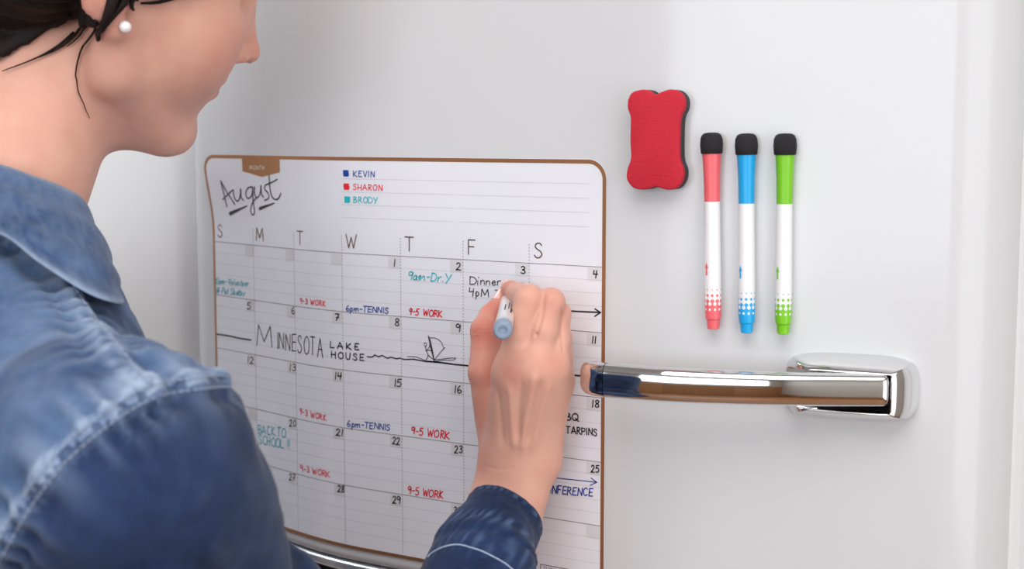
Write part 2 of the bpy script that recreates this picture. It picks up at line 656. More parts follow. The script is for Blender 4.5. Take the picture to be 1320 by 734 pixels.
gl('T', .72, [(.0, 1), (.72, 1)], [(.37, 1), (.35, 0)])
gl('U', .7, [C, (.02, 1), (.04, .4), (.16, .05), (.4, .0), (.6, .2), (.66, 1)])
gl('V', .72, [(.0, 1), (.36, 0), (.72, 1)])
gl('W', 1.0, [(.0, 1), (.26, 0), (.5, .78), (.72, 0), (1.0, 1)])
gl('Y', .7, [(.0, 1), (.34, .48)], [(.72, 1), (.18, -.1)])
gl('Z', .7, [(.0, 1), (.66, 1), (.0, 0), (.7, 0)])
gl('0', .6, [C, (.3, 1), (.06, .8), (.0, .45), (.12, .06), (.32, .0), (.54, .2), (.58, .62), (.46, .92), (.28, 1)])
gl('1', .2, [(.12, 1), (.08, 0)])
gl('2', .6, [C, (.03, .8), (.2, 1), (.46, .92), (.5, .68), (.3, .35), (.02, .03), (.1, .02), (.35, .06), (.62, .0)])
gl('3', .56, [C, (.04, .88), (.25, 1), (.48, .86), (.42, .64), (.2, .53), (.48, .42), (.54, .18), (.3, .0), (.02, .1)])
gl('4', .62, [(.1, 1), (.02, .45), (.6, .5)], [(.5, 1), (.4, -.05)])
gl('5', .58, [(.56, 1), (.12, .98), (.06, .58)], [C, (.06, .58), (.32, .64), (.54, .42), (.48, .12), (.24, .0), (.0, .08)])
gl('6', .58, [C, (.34, 1), (.1, .7), (.02, .32), (.14, .04), (.36, .0), (.54, .18), (.46, .4), (.24, .44), (.04, .26)])
gl('7', .58, [(.0, .98), (.56, 1), (.2, 0)], [(.14, .5), (.52, .54)])
gl('8', .58, [C, (.5, .86), (.28, 1), (.08, .86), (.14, .64), (.42, .42), (.54, .18), (.3, .0), (.06, .14), (.16, .42), (.44, .64), (.52, .86)])
gl('9', .56, [C, (.5, .84), (.28, 1), (.05, .86), (.06, .6), (.28, .5), (.48, .68), (.52, .86)], [C, (.52, .86), (.5, .4), (.44, .0)])
gl('-', .42, [(.04, .45), (.40, .47)])
gl('.', .12, [(.04, .03), (.08, .03)])
gl('!', .2, [(.14, 1), (.08, .3)], [(.05, .04), (.08, .03)])
gl(' ', .32)
gl('a', .5, [C, (.42, .5), (.2, .56), (.02, .3), (.12, .02), (.32, .1), (.42, .5)], [C, (.42, .5), (.42, .1), (.54, .02)])
gl('d', .5, [C, (.42, .45), (.2, .54), (.02, .28), (.14, .0), (.34, .1), (.42, .45)], [(.46, 1), (.46, .0)])
gl('e', .46, [C, (.04, .28), (.38, .34), (.32, .54), (.12, .5), (.02, .24), (.16, .0), (.46, .1)])
gl('f', .36, [C, (.4, .95), (.2, .95), (.16, .6), (.14, -.1)], [(.0, .52), (.34, .54)])
gl('h', .5, [(.06, 1), (.04, 0)], [C, (.05, .3), (.22, .54), (.4, .44), (.42, .0)])
gl('i', .16, [(.08, .55), (.07, 0)], [(.10, .86), (.13, .9)])
gl('l', .2, [C, (.1, 1), (.07, .3), (.16, .02)])
gl('m', .8, [(.04, .55), (.03, 0)], [C, (.04, .3), (.2, .56), (.34, .42), (.34, 0)], [C, (.35, .3), (.52, .56), (.68, .42), (.72, 0)])
gl('n', .5, [(.04, .55), (.03, 0)], [C, (.04, .3), (.22, .56), (.4, .44), (.42, 0)])
gl('o', .48, [C, (.24, .55), (.04, .4), (.06, .08), (.26, .0), (.44, .2), (.38, .48), (.22, .55)])
gl('p', .5, [(.05, .55), (.02, -.45)], [C, (.04, .36), (.24, .57), (.44, .4), (.38, .1), (.2, .0), (.05, .1)])
gl('r', .4, [(.05, .55), (.04, 0)], [C, (.05, .3), (.18, .52), (.4, .54)])
gl('s', .4, [C, (.36, .5), (.14, .52), (.1, .34), (.34, .2), (.28, .02), (.0, .04)])
gl('t', .36, [C, (.18, .9), (.16, .2), (.22, .02), (.38, .06)], [(.0, .6), (.38, .62)])
gl('u', .5, [C, (.04, .54), (.06, .14), (.2, .0), (.38, .18), (.42, .54)], [(.42, .54), (.44, .0)])
gl('v', .44, [(.02, .54), (.2, 0), (.42, .56)])
gl('@', .8, [C, (.5, .5), (.3, .56), (.2, .3), (.36, .18), (.52, .5)], [C, (.52, .5), (.6, .2), (.76, .4), (.66, .84), (.3, .92), (.02, .5), (.12, .02), (.5, -.1)])


def layout(text, gap=0.2):
    x, out = 0.0, []
    for c in text:
        w, st = G[c]
        for s in st:
            if s and s[0] == C:
                P = catmull([np.array(p) for p in s[1:]], 5)
            else:
                P = [np.array(p, float) for p in s]
            out.append([p + np.array([x, 0]) for p in P])
        x += w + gap
    return x - gap, out


def write(ink, text, p0, p1, h, wpx, gap=0.2, jit=0.03, h1=None, slant=0.0):
    """handwriting along a baseline from pixel p0 to p1 of the photograph, laid on the sheet"""
    Wd, st = layout(text, gap)
    p0, p1 = np.array(p0, float), np.array(p1, float)
    h1 = h if h1 is None else h1
    for s in st:
        j = rng.normal(0, jit, 2)
        Q = []
        for x, y in s:
            t = x / Wd
            hh = h + (h1 - h) * t
            q = p0 + (p1 - p0) * t + np.array([j[0] * hh + slant * y * hh, -(y + j[1]) * hh])
            Q.append(door_hit(q[0], q[1], T0))
        ink.stroke(Q, wpx * (1.2 if p0[0] < 450 else 1.08) / 1950)


def print_at(ink, text, s0, z0, h, w, gap=0.2):
    _, st = layout(text, gap)
    for k in st:
        ink.stroke([(s0 + x * h, z0 + y * h) for x, y in k], w)


# printed month tab and lettering
ta, tb = door_hit(317.5, 203)[0], door_hit(361.5, 203)[0]
m = Ink(0.0001)
tn_ = 12
for k in range(tn_):
    s_a, s_b = ta + (tb - ta) * k / tn_, ta + (tb - ta) * (k + 1) / tn_
    low = lambda s: ZC - 0.0300 - 0.0040 * (1 - abs(2 * (s - ta) / (tb - ta) - 1))
    m.poly([(s_a, low(s_a)), (s_b, low(s_b)), (s_b, ZTOP - .001), (s_a, ZTOP - .001)])
tab = m.build('month_tab', M['foil'], cal)
m = Ink(0.0002)
print_at(m, 'MONTH', ta + 0.0088, ZC - 0.0285, 0.0031, 0.00042, .38)
tag(m.build('tab_lettering', M['white_ink'], tab), 'white printed word on the copper tab')
for k, ch_ in enumerate('SMTWTFS'):
    m = Ink()
    print_at(m, ch_, CS[k] + 0.0042, RZ[0] + 0.0040, 0.0099, 0.00085)
    tag(m.build('weekday_letter', M['foil_dark'], cal), 'copper printed weekday letter')

# printed rules
for j in range(5):
    m = Ink(0.00012)
    m.stroke([(SL + .003, RZ[j]), (SR - .003, RZ[j])], 0.00042)
    m.build('row_rule', M['rule'], cal)
for k in range(1, 7):
    m = Ink(0.00012)
    z = RZ[0] + 0.0125
    while z > ZBOT + 0.004:
        m.poly([(CS[k] - .00027, z - .00045), (CS[k] + .00027, z - .00045), (CS[k] + .00027, z + .00045), (CS[k] - .00027, z + .00045)])
        z -= 0.0021
    m.build('dotted_column_line', M['dots'], cal)
m = Ink(0.00011)


def hdots(z, a, b_, step=0.0017):
    s = a
    while s < b_:
        m.poly([(s, z - .00017), (s + .0007, z - .00017), (s + .0007, z + .00017), (s, z + .00017)])
        s += step


for j in range(5):
    for q in range(1, 5):
        hdots(RZ[j] - 0.04333 * q / 5, SL + .004, SR - .004)
m.build('writing_line_dots', M['faint'], cal)
m = Ink(0.00012)
sa, sb_ = door_hit(440.6, 231)[0], door_hit(586, 233.5)[0]
sc_, sd = door_hit(592.7, 233.6)[0], door_hit(760, 237.5)[0]
for (x, y) in ((586, 233.5), (586, 251.2), (586, 268.5), (586, 286)):
    z = door_hit(x, y)[1]
    hdots(z, sa, sb_, 0.0014)
    hdots(z, sc_, sd, 0.0014)
m.build('key_line_dots', M['faint'], cal)
m = Ink(0.00013)
q0 = door_hit(697.5, 727.5)
m.stroke([(q0[0], ZBOT + .006), q0, (SR - .0034, q0[1])], 0.0006)
print_at(m, 'THO', q0[0] + 0.0022, q0[1] - 0.0042, 0.0028, 0.0004)
m.build('note_box', M['rule'], cal)

for j in range(5):
    for k in range(7):
        if j == 4 and k == 6 or True:
            s1, z1 = CS[k + 1] - 0.0006, RZ[j] - 0.0006
            if k == 6:
                s1 = SR - 0.0036
            bx = Ink(0.00010)
            for h_ in range(4):
                a0 = s1 - 0.0102 + 0.0102 * h_ / 4
                bx.poly([(a0, z1 - 0.0088), (a0 + 0.00255, z1 - 0.0088), (a0 + 0.00255, z1), (a0, z1)])
            bx.build('date_square', M['datebox'], cal, smooth=False)

dates = {'1': (508.8, 339), '2': (590.5, 344), '3': (674.7, 348.3), '4': (767.7, 353.5), '5': (321, 394.8), '6': (378.6, 401), '7': (435, 409.5),
         '8': (512, 415.4), '9': (590.3, 422.5), '10': (674, 430), '11': (766, 438.5), '12': (323, 464.5), '13': (377.6, 474), '14': (436.4, 484.7),
         '15': (512.7, 493.8), '16': (590.7, 502.5), '17': (674, 512), '18': (767.9, 521), '20': (377.4, 545.8), '21': (438, 558.3), '22': (511, 568.5),
         '23': (591, 580), '24': (674, 592), '25': (767, 604.6), '27': (376.7, 615.8), '28': (439.5, 630.8), '29': (511.2, 645), '30': (589.7, 658.7)}
for d, (x, y) in dates.items():
    m = Ink()
    sc0 = 0.78 if x < 400 else (0.9 if x < 450 else 1.0)
    w = (9.5 if len(d) == 2 else 5.6) * sc0
    if d == '1':
        w = 1.6
    if d == '11':
        w = 5.5
    h = 9.2 * (0.92 if x < 450 else 1.0)
    write(m, d, (x - w / 2, y + h / 2 - .3), (x + w / 2, y + h / 2 + .3), h, 1.55 if x > 400 else 1.2, gap=0.22, slant=0.06)
    tag(m.build('date_number', M['black_ink'], cal), 'hand-written date in black marker')


def note(entries, ink, label, name='handwriting'):
    m = Ink()
    for e in entries:
        write(m, *e[:5], **(e[5] if len(e) > 5 else {}))
    return tag(m.build(name, M[ink], cal), label)


# the month name
def z4(P):
    return [(240 + x / 4.586, 180 + y / 4.586) for x, y in P]


m = Ink()
m.pxs(z4([(252, 396), (244, 320), (236, 244), (262, 310), (298, 382)]), 1.7, smooth=False)
m.pxs(z4([(234, 353), (262, 328), (292, 300)]), 1.5)
m.pxs(z4([(298, 296), (298, 335), (312, 364), (330, 345), (338, 292), (338, 340), (350, 360)]), 1.6)
m.pxs(z4([(402, 280), (378, 286), (364, 318), (374, 348), (396, 330), (404, 284), (402, 350), (408, 425), (398, 446), (386, 420), (398, 376), (420, 345)]), 1.6)
m.pxs(z4([(414, 280), (412, 318), (424, 344), (442, 322), (448, 272), (450, 320), (462, 342)]), 1.6)
m.pxs(z4([(490, 262), (472, 272), (470, 296), (488, 318), (490, 346), (468, 360)]), 1.6)
m.pxs(z4([(493, 212), (497, 275), (505, 325), (522, 352), (546, 350), (562, 318)]), 1.7)
m.pxs(z4([(474, 268), (508, 254), (540, 236)]), 1.6)
m.pxs(z4([(267, 438), (368, 392)]), 4.6, 1.6, False)
m.pxs(z4([(440, 408), (522, 376)]), 4.0, 1.8, False)
tag(m.build('handwriting', M['black_ink'], cal), 'month name in black script with two underline strokes')

# colour key
for ink, txt, sq, a, b2 in (('blue_ink', 'KEVIN', (446.2, 223.4), (455.6, 227.6), (482.7, 228.6)), ('red_ink', 'SHARON', (446.8, 240.6), (455.6, 245), (493, 246)),
                            ('teal_ink', 'BRODY', (447.8, 257.4), (456, 261.3), (486.4, 262))):
    m = Ink()
    for k in range(5):
        y = sq[1] - 3.2 + 1.6 * k
        m.pxs([(sq[0] - 3.0 + random.uniform(-.4, .3), y), (sq[0] + 3.0 + random.uniform(-.3, .5), y + .3)], 2.0, None, False)
    write(m, txt, a, b2, 7.4, 1.25, gap=.3)
    tag(m.build('key_entry', M[ink], cal), ink.split('_')[0] + ' colour square and first name')

note([('9am-Dr.Y', (525.5, 360.8), (580, 364), 10.5, 1.4, dict(gap=.2, slant=.18))], 'teal_ink', 'teal appointment on the second')
note([('10am-Volunteer', (277, 365.6), (320.5, 369.2), 7.5, 1.0, dict(gap=.2, slant=.15)), ('@ Pet Shelter', (279, 378.2), (316, 382), 8, 1.1, dict(gap=.2, slant=.15))],
     'teal_ink', 'teal two-line entry in the first Sunday cell')
note([('BACK TO', (333, 559.5), (369, 564), 11.5, 1.2), ('SCHOOL !!', (334, 572.5), (374, 579), 11.5, 1.2)], 'teal_ink', 'teal two-line entry beside the sleeve')
for a, b2, h in (((387, 391), (419.5, 395), 6.6), ((386.5, 534), (420.5, 542.6), 7.2), ((387.8, 607.2), (425, 615.6), 7.4)):
    note([('9-3 WORK', a, b2, h, 1.15, dict(gap=.25))], 'red_ink', 'red work hours in a Tuesday cell')
for a, b2, h in (((527, 405.4), (569.7, 409.2), 8.2), ((530.4, 559.6), (579, 566.5), 9.2), ((526, 636), (571, 643), 9.2)):
    note([('9-5 WORK', a, b2, h, 1.6, dict(gap=.22, slant=.1))], 'red_ink', 'red work hours in a Thursday cell')
for a, b2, h in (((446, 401), (500.5, 404.2), 7.2), ((448, 550), (502.5, 555.3), 7.6)):
    note([('6pm-TENNIS', a, b2, h, 1.25, dict(gap=.2, slant=.08))], 'blue_ink', 'blue tennis entry in a Wednesday cell')
m = Ink()
write(m, 'M', (331.5, 445.5), (351, 448), 27, 1.35, jit=0)
write(m, 'INNESOTA', (357, 449), (415.5, 459.4), 20, 1.3, gap=.26, h1=24.5)
write(m, 'LAKE', (426, 448.6), (462.5, 451.4), 8.0, 1.5, gap=.55)
write(m, 'HOUSE', (427, 461.4), (469, 465.6), 8.2, 1.5, gap=.42)
m.pxs([(280, 431), (294, 433), (310, 436.5), (324, 438.6)], 1.9)


def z7(P):
    return [(420 + x / 4.586, 400 + y / 4.586) for x, y in P]


m.pxs(z7([(245, 276), (275, 278), (291, 265), (311, 276), (335, 268), (365, 285), (385, 278), (420, 288), (440, 283), (462, 292), (520, 290), (560, 298), (600, 305)]), 1.7, None, False)
m.pxs(z7([(600, 303), (690, 311), (760, 321), (855, 330), (1000, 346), (1470, 385), (1560, 394)]), 2.1, None, False)
m.pxs(z7([(608, 155), (622, 222), (643, 300)]), 1.9, None, False)
m.pxs(z7([(618, 172), (632, 240), (640, 288)]), 0.9, None, False)
m.pxs(z7([(612, 164), (648, 166), (682, 188), (698, 224), (705, 222), (690, 236), (670, 260), (646, 292)]), 1.0)
m.pxs(z7([(594, 196), (584, 194), (582, 208), (592, 214), (597, 204), (592, 196)]), 0.9)
m.pxs(z7([(590, 214), (594, 240), (606, 268), (590, 300)]), 1.2)
m.pxs(z7([(606, 268), (638, 292)]), 1.2)
m.pxs(z7([(598, 236), (612, 220), (614, 208)]), 1.0)
m.pxs(z7([(598, 240), (616, 238), (632, 246)]), 1.0)
m.pxs(z7([(482, 275), (530, 276), (570, 290), (600, 304), (640, 303), (700, 296), (750, 296), (769, 284), (740, 284), (650, 293)]), 0.9)
m.pxs(z7([(590, 300), (620, 308), (660, 305), (700, 316), (735, 316)]), 0.8)
tag(m.build('handwriting', M['black_ink'], cal), 'black lake trip entry with a sketched sailboat')
note([('Dinner', (606, 366.8), (646, 368.2), 9.8, 1.25, dict(gap=.14)), ('4pM J', (605, 381.2), (643.5, 384.2), 9.6, 1.25, dict(gap=.2))], 'black_ink', 'black entry being written')
m = Ink()
m.pxs([(690, 398), (733, 401), (774, 403)], 1.9)
m.pxs([(767, 398.4), (774.4, 403), (766.8, 408)], 1.7, None, False)
tag(m.build('handwriting', M['black_ink'], cal), 'black arrow in the first Saturday cell')
m = Ink()
write(m, 'BBQ', (721, 541), (745.5, 542.6), 9, 1.5)
write(m, 'TARPINS', (730.5, 558.6), (769.5, 562), 8.6, 1.5, gap=.24)
tag(m.build('handwriting', M['black_ink'], cal), 'black two-line entry in the third Saturday cell')
m = Ink()
write(m, 'CONFERENCE', (697, 634.8), (763.5, 640.4), 9.8, 1.5, gap=.22, slant=.08)
m.pxs([(700, 614.5), (722, 617), (769, 622)], 1.2)
m.pxs([(762, 616.5), (769.5, 622), (761, 626)], 1.2, None, False)
tag(m.build('handwriting', M['blue_ink'], cal), 'blue entry with an arrow in the fourth Saturday cell')

# ------------------------------------------------------------------ eraser
M['foam'] = mat('red_foam', lin(196, 24, 48), 0.75, var=0.10, scale=900, bump=0.5, bscale=900)
M['felt'] = mat('charcoal_felt', lin(62, 63, 70), 0.95, var=0.12, scale=700, bump=0.5, bscale=900)
out = [(110, 150), (130, 114), (178, 99), (212, 105), (240, 123), (272, 110), (310, 98), (352, 107), (380, 143), (380, 192), (361, 240), (356, 345), (358, 445), (375, 500),
       (369, 552), (340, 590), (298, 598), (240, 583), (190, 597), (138, 589), (105, 545), (108, 492), (124, 440), (121, 345), (123, 240), (109, 192)]
Pq = catmull([np.array(p, float) for p in out + out[:1]], 5)[:-1]
sz = np.array([door_hit(780 + p[0] / 3.864, 90 + p[1] / 3.864, 0.013) for p in Pq])
cen = sz.mean(0)
er = empty('whiteboard_eraser', SZ(cen[0], sz[:, 1].min(), 0), 'red bone-shaped foam eraser with charcoal felt back on the door', 'eraser')


def slab(prof):
    """rounded slab: (offset from the door, inset) rings"""
    R = []
    for off, ins in prof:
        ring = []
        for i in range(len(sz)):
            t = sz[(i + 1) % len(sz)] - sz[i - 1]
            nn = np.array([t[1], -t[0]]); nn /= np.linalg.norm(nn)
            c = sz[i] - cen
            if nn @ c < 0 and ins == 0:
                pass
            sgn = -1.0
            p = sz[i] + nn * sgn * ins * ORI
            ring.append(SZ(p[0], p[1], off))
        R.append(ring)
    mm = MB()
    mm.rings(R, True, True)
    return mm


area2 = np.sum(sz[:, 0] * np.roll(sz[:, 1], -1) - np.roll(sz[:, 0], -1) * sz[:, 1])
ORI = 1.0 if area2 > 0 else -1.0
slab([(0.0005, .0006), (0.0012, 0), (0.0085, 0), (0.0088, .0004)]).build('felt_pad', M['felt'], er, autosmooth=50)
slab([(0.0088, .0006), (0.0092, .0), (0.0122, 0.0), (0.0130, .0004), (0.0133, .0012)]).build('foam_grip', M['foam'], er, autosmooth=60)

# ------------------------------------------------------------------ markers on the door


def frame_of(a):
    a = a / np.linalg.norm(a)
    h = np.array([0, 1.0, 0]) if abs(a[1]) < 0.9 else np.array([1.0, 0, 0])
    e1 = np.cross(a, h); e1 /= np.linalg.norm(e1)
    return a, e1, np.cross(a, e1)


def lathe(p0, axis, prof, n=36, cap=True):
    a, e1, e2 = frame_of(np.asarray(axis, float))
    R = [[p0 + a * t + (e1 * math.cos(q) + e2 * math.sin(q)) * max(r, 1e-5) for q in np.linspace(0, 2 * math.pi, n, endpoint=False)] for t, r in prof]
    mm = MB(); mm.rings(R, cap, cap)
    return mm


M['tip_foam'] = mat('black_foam_tip', lin(36, 34, 38), 0.95, var=0.2, scale=800, bump=0.6, bscale=1200)


def halftone(name, col, ztop):
    """white barrel with printed dots that grow denser towards the lower end (local z runs up the barrel)"""
    m = bpy.data.materials.new(name)
    t = NT(m)
    tc = t.n('ShaderNodeTexCoord')
    sp = t.n('ShaderNodeSeparateXYZ')
    t.l(tc.outputs['Object'], sp.inputs[0])
    ang = t.math('ARCTAN2', sp.outputs[1], sp.outputs[0])
    u = t.math('MULTIPLY', ang, 10 / (2 * math.pi))
    v = t.math('MULTIPLY', sp.outputs[2], 1 / 0.0036)
    a = t.math('ADD', u, v); b_ = t.math('SUBTRACT', u, v)
    ca = t.math('COSINE', t.math('MULTIPLY', a, math.pi))
    cb = t.math('COSINE', t.math('MULTIPLY', b_, math.pi))
    prod = t.math('MULTIPLY', ca, cb)                       # -1..1 checker of round blobs
    mr = t.n('ShaderNodeMapRange')
    t.l(sp.outputs[2], mr.inputs[0])
    mr.inputs[1].default_value, mr.inputs[2].default_value = 0.0085, 0.0265
    mr.inputs[3].default_value, mr.inputs[4].default_value = -1.05, 1.0
    f = t.math('GREATER_THAN', prod, mr.outputs[0])
    mx = t.n('ShaderNodeMix', data_type='RGBA')
    mx.inputs[6].default_value = (0.86, 0.86, 0.87, 1)
    mx.inputs[7].default_value = col
    t.l(f, mx.inputs[0])
    t.l(mx.outputs[2], t.bsdf.inputs['Base Color'])
    t.bsdf.inputs['Roughness'].default_value = 0.3
    return m


def local_obj(mb, name, m, parent, origin, axis, **k):
    """re-express a mesh about `origin` with local z along `axis`, so object coordinates follow the pen"""
    a, e1, e2 = frame_of(np.asarray(axis, float))
    Mx = Matrix(((e1[0], e2[0], a[0], origin[0]), (e1[1], e2[1], a[1], origin[1]), (e1[2], e2[2], a[2], origin[2]), (0, 0, 0, 1)))
    inv = Mx.inverted()
    mb.v = [tuple(inv @ Vector(p)) for p in mb.v]
    o = mb.build(name, m, None, **k)
    o.parent = parent
    o.matrix_parent_inverse = parent_world(parent).inverted()
    o.matrix_basis = Mx
    return o


def marker(name, top, bot, col, pale, label):
    r = 0.0052
    s0, z0 = door_hit(top[0], top[1], 0.0068)
    s1, z1 = door_hit(bot[0], bot[1], 0.0068)
    A, B = SZ(s1, z1, 0.0071), SZ(s0, z0, 0.0071)          # A: lower end, B: foam tip end
    ax = (B - A); Ln = np.linalg.norm(ax); ax /= Ln
    k = Ln / 0.1225
    e = empty('dry_erase_marker', A, label, 'marker', 'dry-erase markers on the door')
    P = lambda pr: [(t * k, rr) for t, rr in pr]
    mc = mat(pale + '_plastic', col, 0.32, var=0.02)
    local_obj(lathe(A, ax, P([(0.0, .0030), (.0004, .0037), (.0058, .0041), (.0066, .0043)])), 'end_plug', mc, e, A, ax, autosmooth=40)
    local_obj(lathe(A, ax, P([(.0062, .0043), (.0066, .0048), (.012, .0052), (.03, .00515), (.055, .0050), (.0797, .0049), (.0799, .0046)])), 'barrel', halftone(pale + '_halftone', col, 0), e, A, ax, autosmooth=40)
    local_obj(lathe(A, ax, P([(.0797, .0046), (.0799, .0049), (.095, .0051), (.104, .0055), (.1095, .0059), (.1098, .0056)])), 'collar', mc, e, A, ax, autosmooth=40)
    local_obj(lathe(A, ax, P([(.1094, .0060), (.1098, .0067), (.1150, .0071), (.1190, .0068), (.1212, .0058), (.1222, .0042), (.1225, .0020)])), 'foam_tip', M['tip_foam'], e, A, ax, autosmooth=60)
    # small printed arrow on the side of the barrel
    a_, e1, e2 = frame_of(ax)
    toc = CAM - A; toc -= a_ * (toc @ a_); toc /= np.linalg.norm(toc)
    side = np.cross(toc, a_)
    th = math.radians(48)
    mm = MB()
    def on(t, q):
        d = toc * math.cos(th + q) + side * math.sin(th + q)
        return A + a_ * t * k + d * 0.00525
    for t0, t1, q in ((.034, .0395, .13), (.0385, .042, .28)):
        tip_q = 0.02 if q > .2 else q
        mm.add([on(t0, -q), on(t0, q), on(t1, tip_q), on(t1, -tip_q)], [(0, 1, 2, 3)])
    mm.build('printed_arrow', mc, e, smooth=False)
    return e


marker('m', (914.5, 171), (916.8, 424), lin(240, 104, 112), 'coral', 'coral dry-erase marker with black foam tip, beside the red eraser')
marker('m', (958.8, 172), (959.4, 429), lin(24, 168, 232), 'blue', 'blue dry-erase marker with black foam tip, between coral and green')
marker('m', (1008.8, 172), (1006.2, 430.5), lin(124, 200, 30), 'green', 'green dry-erase marker with black foam tip, above the chrome handle')

# ------------------------------------------------------------------ smooth solids: distance fields meshed by surface nets


def smin(a, b, k):
    if k <= 0:
        return np.minimum(a, b)
    h = np.maximum(k - np.abs(a - b), 0) / k
    return np.minimum(a, b) - h * h * k * 0.25


def cone(P, a, b, r1, r2):
    a, b = np.asarray(a, np.float32), np.asarray(b, np.float32)
    ab = b - a
    t = np.clip(((P - a) @ ab) / max(float(ab @ ab), 1e-12), 0, 1)
    q = P - a - t[:, None] * ab
    return np.sqrt((q * q).sum(1)) - (r1 + (r2 - r1) * t)


def ellip(P, c, rad, R=None):
    q = P - np.asarray(c, np.float32)
    if R is not None:
        q = q @ np.asarray(R, np.float32)          # columns of R: the axes
    rad = np.asarray(rad, np.float32)
    k0 = np.sqrt(((q / rad) ** 2).sum(1))
    k1 = np.sqrt(((q / rad ** 2) ** 2).sum(1)) + 1e-9
    return k0 * (k0 - 1) / k1


def evaluate(prims, P):
    d = None
    for p in prims:
        k = p[-1]
        op = p[0]
        if op == 'c':
            v = cone(P, *p[1:5])
        elif op == 'e':
            v = ellip(P, p[1], p[2], p[3])
        elif op == '-e':
            v = ellip(P, p[1], p[2], p[3])
            h = np.maximum(k - np.abs(d + v), 0) / max(k, 1e-6)
            d = np.maximum(d, -v) + h * h * k * 0.25
            continue
        elif op == '-c':
            v = cone(P, *p[1:5])
            h = np.maximum(k - np.abs(d + v), 0) / max(k, 1e-6)
            d = np.maximum(d, -v) + h * h * k * 0.25
            continue
        elif op == 'fn':
            d = p[1](P, d)
            continue
        d = v if d is None else smin(d, v, k)
    return d


def nets(prims, lo, hi, h):
    """mesh the zero set: evaluated only in blocks near the surface"""
    lo, hi = np.asarray(lo, float), np.asarray(hi, float)
    Bk = 4
    nb = np.ceil((hi - lo) / (h * Bk)).astype(int)
    n = nb * Bk
    cc = [lo[i] + (np.arange(nb[i]) * Bk + (Bk - 1) / 2) * h for i in range(3)]
    Cg = np.stack(np.meshgrid(*cc, indexing='ij'), -1).reshape(-1, 3).astype(np.float32)
    cv = np.concatenate([evaluate(prims, Cg[i:i + 200000]) for i in range(0, len(Cg), 200000)])
    F = np.repeat(np.repeat(np.repeat(cv.reshape(nb), Bk, 0), Bk, 1), Bk, 2).astype(np.float32)
    act = np.abs(F) < h * 9
    idx = np.argwhere(act)
    for i in range(0, len(idx), 300000):
        q = idx[i:i + 300000]
        P = (lo + q * h).astype(np.float32)
        F[q[:, 0], q[:, 1], q[:, 2]] = evaluate(prims, P)
    ins = F < 0
    cnt = sum(ins[a:n[0] - 1 + a, b_:n[1] - 1 + b_, c:n[2] - 1 + c].astype(np.int8) for a in (0, 1) for b_ in (0, 1) for c in (0, 1))
    cell = (cnt > 0) & (cnt < 8)
    ci = np.argwhere(cell)
    vid = np.full(cell.shape, -1, np.int64)
    vid[ci[:, 0], ci[:, 1], ci[:, 2]] = np.arange(len(ci))
    crn = [(a, b_, c) for a in (0, 1) for b_ in (0, 1) for c in (0, 1)]
    val = np.stack([F[ci[:, 0] + a, ci[:, 1] + b_, ci[:, 2] + c] for a, b_, c in crn], 1)
    acc = np.zeros((len(ci), 3)); num = np.zeros(len(ci))
    for i in range(8):
        for j in range(i + 1, 8):
            if sum(abs(crn[i][k] - crn[j][k]) for k in range(3)) != 1:
                continue
            x, y = val[:, i], val[:, j]
            m = (x < 0) != (y < 0)
            t = np.where(m, x / np.where(m, x - y, 1), 0)
            p = np.array(crn[i]) + t[:, None] * (np.array(crn[j]) - np.array(crn[i]))
            acc += p * m[:, None]; num += m
    V = lo + (ci + acc / num[:, None]) * h
    faces = []
    for ax in range(3):
        o1, o2 = [(1, 2), (2, 0), (0, 1)][ax]
        sl0 = [slice(None)] * 3; sl1 = [slice(None)] * 3
        sl0[ax] = slice(0, n[ax] - 1); sl1[ax] = slice(1, n[ax])
        A, Bv = ins[tuple(sl0)], ins[tuple(sl1)]
        e = np.argwhere(A != Bv)
        e = e[(e[:, o1] > 0) & (e[:, o2] > 0) & (e[:, o1] < n[o1] - 1) & (e[:, o2] < n[o2] - 1)]
        flip = ~A[e[:, 0], e[:, 1], e[:, 2]]
        q = []
        for d1, d2 in ((1, 1), (0, 1), (0, 0), (1, 0)):
            w = e.copy(); w[:, o1] -= d1; w[:, o2] -= d2
            q.append(vid[w[:, 0], w[:, 1], w[:, 2]])
        q = np.stack(q, 1)
        q[flip] = q[flip][:, ::-1]
        faces.append(q)
    Fq = np.concatenate(faces)
    return V, Fq[(Fq >= 0).all(1)]


def vnormals(V, Fq):
    a, b_, c, d = (V[Fq[:, i]] for i in range(4))
    fn = np.cross(c - a, d - b_)
    N = np.zeros_like(V)
    for i in range(4):
        np.add.at(N, Fq[:, i], fn)
    return N / (np.linalg.norm(N, axis=1, keepdims=True) + 1e-12)


def relax(V, Fq, it=2, lam=0.5):
    for _ in range(it):
        S = np.zeros_like(V); c = np.zeros(len(V))
        for i in range(4):
            j = (i + 1) % 4
            np.add.at(S, Fq[:, i], V[Fq[:, j]]); np.add.at(c, Fq[:, i], 1)
            np.add.at(S, Fq[:, j], V[Fq[:, i]]); np.add.at(c, Fq[:, j], 1)
        V = V + lam * (S / np.maximum(c, 1)[:, None] - V)
    return V


def mesh_obj(name, V, Fq, m, parent, attr=None):
    me = bpy.data.meshes.new(name)
    me.from_pydata(V.tolist(), [], Fq.tolist())
    me.materials.append(m)
    me.polygons.foreach_set('use_smooth', [True] * len(me.polygons))
    for k, a in (attr or {}).items():
        at = me.attributes.new(k, 'FLOAT', 'POINT')
        at.data.foreach_set('value', np.asarray(a, np.float32))
    me.update()
    return link(name, me, parent)


def fbm(V, scale, octv=3, seed=0.0):
    return np.array([mnoise.fractal(Vector((v[0] * scale + seed, v[1] * scale - seed, v[2] * scale + 2 * seed)), 1.0, 2.0, octv) for v in V])


